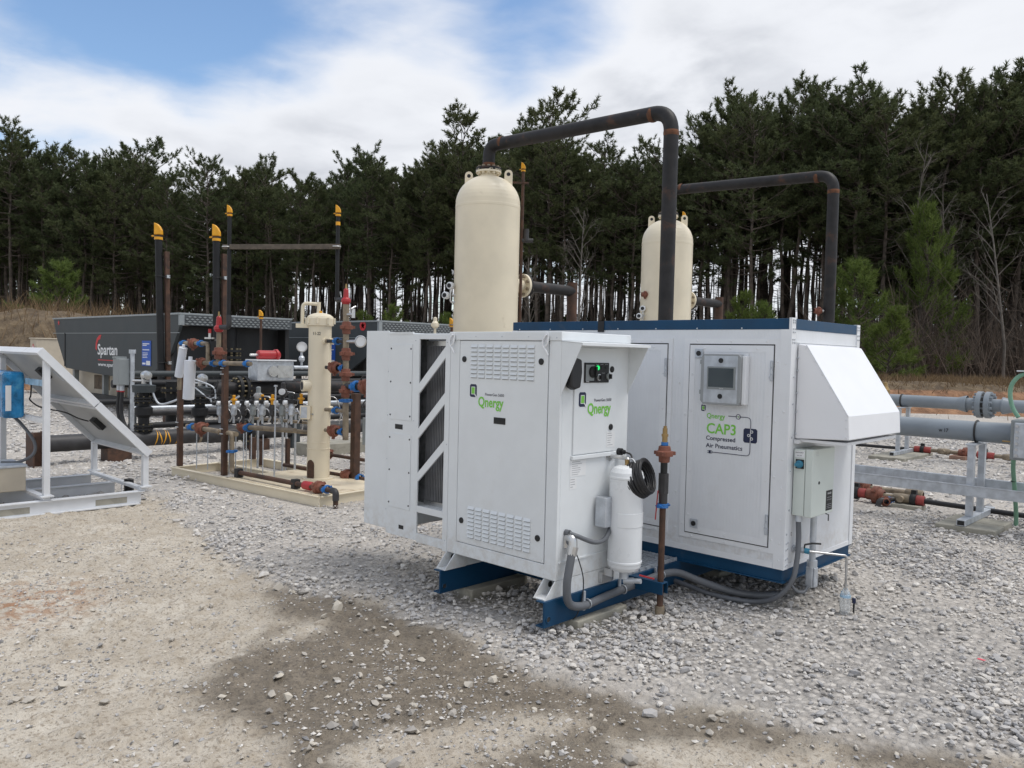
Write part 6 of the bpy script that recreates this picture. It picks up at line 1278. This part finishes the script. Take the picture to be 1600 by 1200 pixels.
b = MB(); b.lathe([(.114, -.02), (.114, .02)], (ux, 1.95, .30), (0, 1, 0), 22); b.build('tape_band', 'tanpipe', t); flange((ux, 2.75, .30), (0, 1, 0), .2, .05, t, 'stack', 10, 'bolt', .08)
def colvalve(p, lb, act=True):
    t = thing('flanged_valve', lb, 'valve', p)
    for z in (.44, .48, .84, .88): flange(p + V3(0, 0, z), (0, 0, 1), .13, .028, t, 'stack', 8, 'bolt', .09)
    b = MB(); b.cyl(p + V3(0, 0, .30), p + V3(0, 0, .95), .075, n=16); b.lathe([(.08, .60), (.12, .64), (.12, .74), (.08, .77)], p, n=16); b.build('body', 'stack', t)
    b = MB(); b.lathe([(.05, .95), (.15, .96), (.16, 1.06), (.06, 1.08)], p, n=18); b.build('bonnet', 'comp', t)
    b = MB(); b.lathe([(.001, -.07), (.06, -.06), (.07, 0), (.06, .07), (.001, .08)], p + V3(0, 0, 1.20) + RH*.03, RH - FH, 14); b.cyl(p + V3(0, 0, 1.06), p + V3(0, 0, 1.22), .035, n=10); b.tube([p + V3(0, 0, 1.12) - RH*.16, p + V3(0, 0, 1.12) + RH*.1], .02, 8); b.build('positioner', 'steel', t)
    b = MB(); b.tube(spline([p + V3(0, 0, 1.18) + RH*.08, p + V3(0, 0, .98) + RH*.12, p + V3(0, 0, .80) + RH*.22, p + V3(0, 0, .84) + RH*.42, p + V3(0, 0, .94) + RH*.6], 7), .016, 8); b.build('conduit', 'galv', t); return t
colvalve(V3(-8.74, 1.15, 0), 'black flanged valve with silver positioner on the header, right of the grey box')
colvalve(V3(-8.9, 2.05, -.05), 'black flanged valve with silver tubing behind the white filters')
b = MB(); b.tube([V3(-8.9, 2.05, .85), V3(-8.7, 2.56, .99)], .07, 10)
# pressure pipe with flange, red actuator and steel box
t = thing('discharge_pipe', 'black horizontal pipe with bolted flange below the red actuator', 'pipe', (-8.7, 3.8, .0))
b = MB(); b.cyl((-8.7, 2.2, 1.0), (-8.7, 7.2, 1.0), .095, n=20); b.build('pipe', 'pipe', t); flange((-8.7, 2.55, 1.0), (0, 1, 0), .19, .05, t, 'stack', 12, 'bolt', .09); flange((-8.7, 2.66, 1.0), (0, 1, 0), .19, .05, t, 'stack', 12, 'bolt', .09)
b = MB(); b.bar((-8.7, 3.55, 0), (-8.7, 3.55, .9), .14, .14, (0, 1, 0)); b.build('pipe_support', 'comp', t); b = MB(); b.bar((-8.7, 5.2, 0), (-8.7, 5.2, .9), .14, .14, (0, 1, 0)); b.build('pipe_support', 'comp', t)
t = thing('actuated_valve', 'bright red cylinder actuator on a stainless box beside the gauge', 'valve', (-8.6, 3.1, 1.1))
b = MB(); b.lathe([(.001, -.17), (.07, -.165), (.075, -.15), (.075, .12), (.095, .125), (.095, .16), (.06, .2), (.001, .2)], (-8.6, 3.0, 1.52), (0, 1, 0), 18); b.build('actuator', 'red', t); b = MB(); b.cyl((-8.6, 2.70, 1.52), (-8.6, 2.84, 1.52), .02, n=8); b.build('stem', 'steel', t)
b = MB(); b.box(-8.75, -8.45, 2.75, 3.38, 1.12, 1.43); sb_ = b.build('box', 'galv', t, bevel=.012); b = MB(); b.cyl((-8.449, 3.0, 1.27), (-8.40, 3.0, 1.27), .085, n=18); b.box(-8.449, -8.42, 3.08, 3.34, 1.17, 1.36); b.build('front_cover', 'steel', sb_); b = MB(); b.box(-8.78, -8.42, 2.72, 3.41, 1.431, 1.45); b.build('lid', 'trim', sb_)
t = thing('pressure_gauge', 'round white pressure gauge on a short stem left of the cream column', 'gauge', (-8.5, 3.5, 1.3)); gauge((-8.5, 3.55, 1.66), -FH + RH*.3, .085, t); b = MB(); b.cyl((-8.5, 3.55, 1.30), (-8.5, 3.55, 1.58), .02, n=8); b.lathe([(.03, 1.42), (.05, 1.45), (.05, 1.49), (.03, 1.52)], (-8.5, 3.55, 0), n=8); b.tube([(-8.5, 3.4, 1.33), (-8.5, 3.8, 1.33)], .03, 8); b.build('stem', 'galv', t)
p = at_px(406.5, 15.5); t = thing('thin_vent', 'short rusty vent with yellow cap in front of the left compressor end', 'vent pipe', p); b = MB(); b.cyl(p + V3(0, 0, 0), p + V3(0, 0, 2.17), .024, n=8); b.build('pipe', 'rustpipe', t); raincap(p + V3(0, 0, 2.22), .038, t, .7)
# silver tubing bundle behind filters
t = thing('tubing_bundle', 'tangle of silver tubing behind the hanging white filters', 'tubing', at_px(325, 11.6, .9)); q0 = at_px(325, 11.6)
for k in range(5): b = MB(); b.tube(spline([q0 + RH*(-.3+random.uniform(-.1, .1)) + V3(0, 0, 1.0+random.uniform(-.1, .25)), q0 + RH*random.uniform(-.1, .1) + V3(0, 0, .95+random.uniform(-.15, .25)), q0 + RH*(.2+random.uniform(-.1, .15)) + V3(0, 0, .85+random.uniform(-.15, .4))], 6), .012, 6); b.build('tube', 'galv' if k % 2 else 'pipegrey', t)
# dark frames and small clutter under the units
t = thing('pipe_rack', 'low black steel rack of pipes and frames in front of the left compressor', 'rack', (-11.3, 3.6, 0))
for y in (2.0, 3.2, 4.4, 5.6, 6.8): b = MB(); b.box(-11.4, -11.3, y-.05, y+.05, 0, .62 if int(y*5) % 2 else .95); b.build('rack_post', 'comp', t)
for x, z, r_, m_ in ((-11.3, .66, .05, 'stack'), (-11.0, .48, .06, 'pipegrey'), (-10.6, .30, .05, 'stack'), (-11.6, .95, .07, 'stack'), (-10.2, .62, .035, 'galv'), (-10.9, 1.15, .05, 'comp')): b = MB(); b.cyl((x, 1.2+random.random(), z), (x, 8.5, z), r_, n=12); b.build('rack_pipe', m_, t)
for y in (2.6, 4.0, 5.1): b = MB(); b.cyl((-11.2, y, .2), (-11.2, y, 1.0), .09, n=14); b.build('rack_riser', 'stack', t); flange((-11.2, y, .85), (0, 0, 1), .17, .05, t, 'stack', 8, 'bolt', .09)
for y in (3.0, 4.6): b = MB(); b.box(-10.4, -10.0, y-.25, y+.25, .0, .28); b.build('rack_base', 'black', t)
b = MB(); b.box(-7.9, -7.4, 3.1, 4.5, -.01, .20); tag(b.build('plinth', 'conc', bevel=.01), 'pale concrete plinth with pink top edge behind the cream skid', 'plinth')
# =================================================================== grey disconnect box on a post
t = thing('disconnect_post', 'grey electrical box on a galvanised post right of the sloping panels', 'electrical box', (-9.60, 1.32, 0))
b = MB(); b.cyl((-9.60, 1.32, 0), (-9.60, 1.32, 1.50), .032, n=12); b.cyl((-9.60, 1.32, 1.50), (-9.60, 1.32, 1.56), .05, n=12); b.build('post', 'galv', t)
b = MB(); b.box(-9.86, -9.62, 1.13, 1.29, 1.02, 1.42); bx = b.build('enclosure', 'greybox', t, bevel=.01); b = MB(); b.box(-9.85, -9.74, 1.12, 1.29, 1.421, 1.45); b.build('conduit_hub', 'greybox', bx)
for x in (-9.82, -9.70): b = MB(); b.cyl((x, 1.21, .93), (x, 1.21, 1.02), .035, n=10); b.cyl((x, 1.21, .915), (x, 1.21, .935), .038, n=10, mi=1); b.build('gland', ['galv', 'red'], bx); b = MB(); b.tube(spline([(x, 1.21, .92), (x, 1.2, .6), (x+.1, 1.25, .35), (x+.3, 1.35, .12), (x+.35, 1.4, -.02)], 6), .03, 8); b.build('cable', 'rubber', t)
p = at_px(202, 8.6); b = MB()
for k in (-.035, 0, .035): b.cyl(p + RH*k - V3(0, 0, .03), p + RH*k + V3(0, 0, .19), .017, n=8)
tag(b.build('conduit_stubs', 'black'), 'three short black conduit stubs rising from gravel beside the panel frame', 'conduit')
p = at_px(191, 8.8); b = MB(); b.cyl(p - V3(0, 0, .02), p + V3(0, 0, .15), .008, n=6); tag(b.build('marker_pin', 'trim'), 'thin white marker pin beside the black conduit stubs', 'marker')
# =================================================================== solar panel frame, left
t = thing('solar_rack', 'white metal skid frame carrying two tilted panels at the left', 'frame', (-6.2, -1.0, 0)); m_ = 'alu'
for u, a, c_ in ((-5.46, -2.6, -.13), (-6.885, -2.6, -.13), (-6.2, -2.6, -.17)):
    b = MB(); b.box(u-.006, u+.006, a, c_-.05 if u != -6.2 else c_, .012, .122); b.box(u-.05, u+.035, a, c_-.02, .1225, .132); b.box(u-.05, u+.05, a, c_-.07, .0, .0115); b.build('runner', m_, t)
    if u == -5.46:
        for v0 in (-.62, -1.50): g = MB(); g.box(u+.0065, u+.008, v0, v0+.30, .025, .085); g.build('fork_pocket', 'conc', t)
for v in (-.16, -1.06): b = MB(); b.box(-6.9, -5.44, v-.03, v+.03, .1325, .165); b.build('cross_rail', m_, t, bevel=.003)
for u in (-5.46, -6.9):
    for v, z in ((-.14, .50), (-1.06, 1.46)): b = MB(); b.box(u-.028, u+.028, v-.028, v+.028, .166, z); b.build('leg', m_, t, bevel=.004); b = MB(); b.box(u-.05, u+.05, v-.055, v+.055, .1652, .178); b.build('foot_plate', m_, t)
for z in (1.22, .86): b = MB(); b.box(-6.872, -5.488, -1.075, -1.045, z, z+.05); b.build('strut', m_, t)
e = V3(0, -.697, .717); nrm = V3(0, .717, .697); o0 = V3(0, -.108, .505)
for k, lb in ((0, 'lower tilted panel of the white skid frame seen from beneath'), (1, 'upper tilted panel of the white skid frame seen from beneath')):
    q0 = o0 + e*(.735*k + .004*k); q1 = q0 + e*.728; t = thing('tilted_module', lb, 'solar panel', (q0+q1)/2 + V3(-6.18, 0, 0), 'tilted panels on the frame')
    for (p_, r_) in (((q0, -5.43), (q1, -5.43)), ((q0, -6.93), (q1, -6.93))): b = MB(); b.bar(p_[0] + V3(p_[1], 0, 0), r_[0] + V3(r_[1], 0, 0), .034, .075, nrm); b.build('side_rail', 'alu', t, bevel=.002)
    for q in (q0 + e*.017, q1 - e*.017): b = MB(); b.bar(q + V3(-6.912, 0, 0), q + V3(-5.448, 0, 0), .034, .07, nrm); b.build('end_rail', 'alu', t, bevel=.002)
    b = MB(); b.bar((q0+q1)/2 + nrm*.018 + V3(-6.912, 0, 0), (q0+q1)/2 + nrm*.018 + V3(-5.448, 0, 0), .69, .006, nrm); b.build('back_sheet', 'solar', t)
    b = MB(); b.bar((q0+q1)/2 + nrm*.026 + V3(-6.905, 0, 0), (q0+q1)/2 + nrm*.026 + V3(-5.455, 0, 0), .68, .006, nrm); b.build('glass', 'glass', t)
    b = MB(); c_ = (q0+q1)/2 + e*.04 + V3(-6.05, 0, 0) - nrm*.012; b.bar(c_ - e*.07, c_ + e*.07, .12, .05, nrm); b.build('junction_box', 'black', t); b = MB(); b.bar((q0+q1)/2 + nrm*.0125 + V3(-5.75, 0, 0) - e*.07, (q0+q1)/2 + nrm*.0125 + V3(-5.75, 0, 0) + e*.07, .05, .003, nrm); b.build('spec_label', 'galv', t)
t = thing('panel_cable', 'thin black cable drooping below the tilted panels', 'cable', (-6, -.9, .9)); b = MB(); b.tube(spline([(-6.2, -.98, 1.25), (-6.15, -1.0, 1.1), (-6.1, -1.02, 1.05), (-6.0, -.95, .98), (-5.8, -.8, .94), (-5.95, -.62, .86), (-6.02, -.5, .82)], 6), .007, 6); b.build('cable', 'rubber', t)
t = thing('wrapped_box', 'box wrapped in bright blue plastic film on the white panel frame', 'box', (-6.5, -1.1, .87)); b = MB(); b.box(-6.78, -6.05, -1.27, -1.08, .875, 1.335); b.build('box', 'wrap', t, bevel=.03); b = MB(); b.box(-6.0495, -6.048, -1.25, -1.20, .95, 1.2); b.build('paper_strip', 'paper', t)
b = MB(); b.box(-6.04, -5.50, -1.085, -1.076, 1.215, 1.275); b.build('film_strip', 'film', t)
t = thing('control_box', 'low grey beige control box with conduit on the white panel frame', 'box', (-6.2, -1.45, .17)); b = MB(); b.box(-6.42, -5.94, -1.85, -1.10, .166, .40); b.build('body', 'beige', t, bevel=.006); b = MB(); b.box(-6.44, -5.925, -1.86, -1.09, .4005, .425); b.build('lid', 'galv', t, bevel=.005)
b = MB(); b.tube(spline([(-6.3, -1.12, .88), (-6.22, -1.05, .78), (-6.1, -.98, .62), (-6.08, -1.0, .50), (-6.12, -1.12, .43), (-6.2, -1.25, .425)], 7), .016, 10); b.build('conduit', 'conduit', t)
for px, py, lb in ((122, 846, 'grey'),): pass
bpy.context.view_layer.update()
# extra small instruments crowded behind the needle valves
for k, (a_, b_, z) in enumerate(((-2.5, .95, .95), (-2.1, 1.05, 1.02), (-1.7, .95, .90), (-1.35, 1.1, 1.0), (-2.3, 1.25, .80), (-1.5, 1.28, .82))):
    q = S(a_, b_, 0); t = thing('instrument_stand', ('small regulator on a thin stand, leftmost behind the valve row', 'small regulator on a thin stand behind the second rusty post', 'small regulator low behind the middle of the valve row', 'tall small regulator behind the valve row near the column', 'low regulator at the back left of the cream skid', 'low regulator at the back of the cream skid near the column')[k], 'regulator', q + V3(0, 0, .1))
    b = MB(); b.cyl(q + V3(0, 0, .0), q + V3(0, 0, z), .014, n=8); b.build('stand_pipe', 'galv', t)
    b = MB(); b.lathe([(.02, z-.02), (.05, z), (.055, z+.04), (.055, z+.07), (.03, z+.09), (.03, z+.16), (.012, z+.17)], q, n=12); b.build('body', ('greybox', 'pipegrey', 'black')[k % 3], t)
    b = MB(); c_ = q + V3(0, 0, z+.05) - FH*.06; b.lathe([(.001, -.02), (.04, -.018), (.042, .01), (.001, .012)], c_, -FH, 14); b.build('dial', 'tankw' if k % 2 else 'steel', t)
    b = MB(); b.tube(spline([q + V3(0, 0, z+.05) + RH*.05, q + V3(0, 0, z+.02) + RH*.16, q + V3(0, 0, z-.15) + RH*.22, q + V3(0, 0, z-.3) + RH*.2], 5), .007, 6); b.build('tubing', 'steel', t)
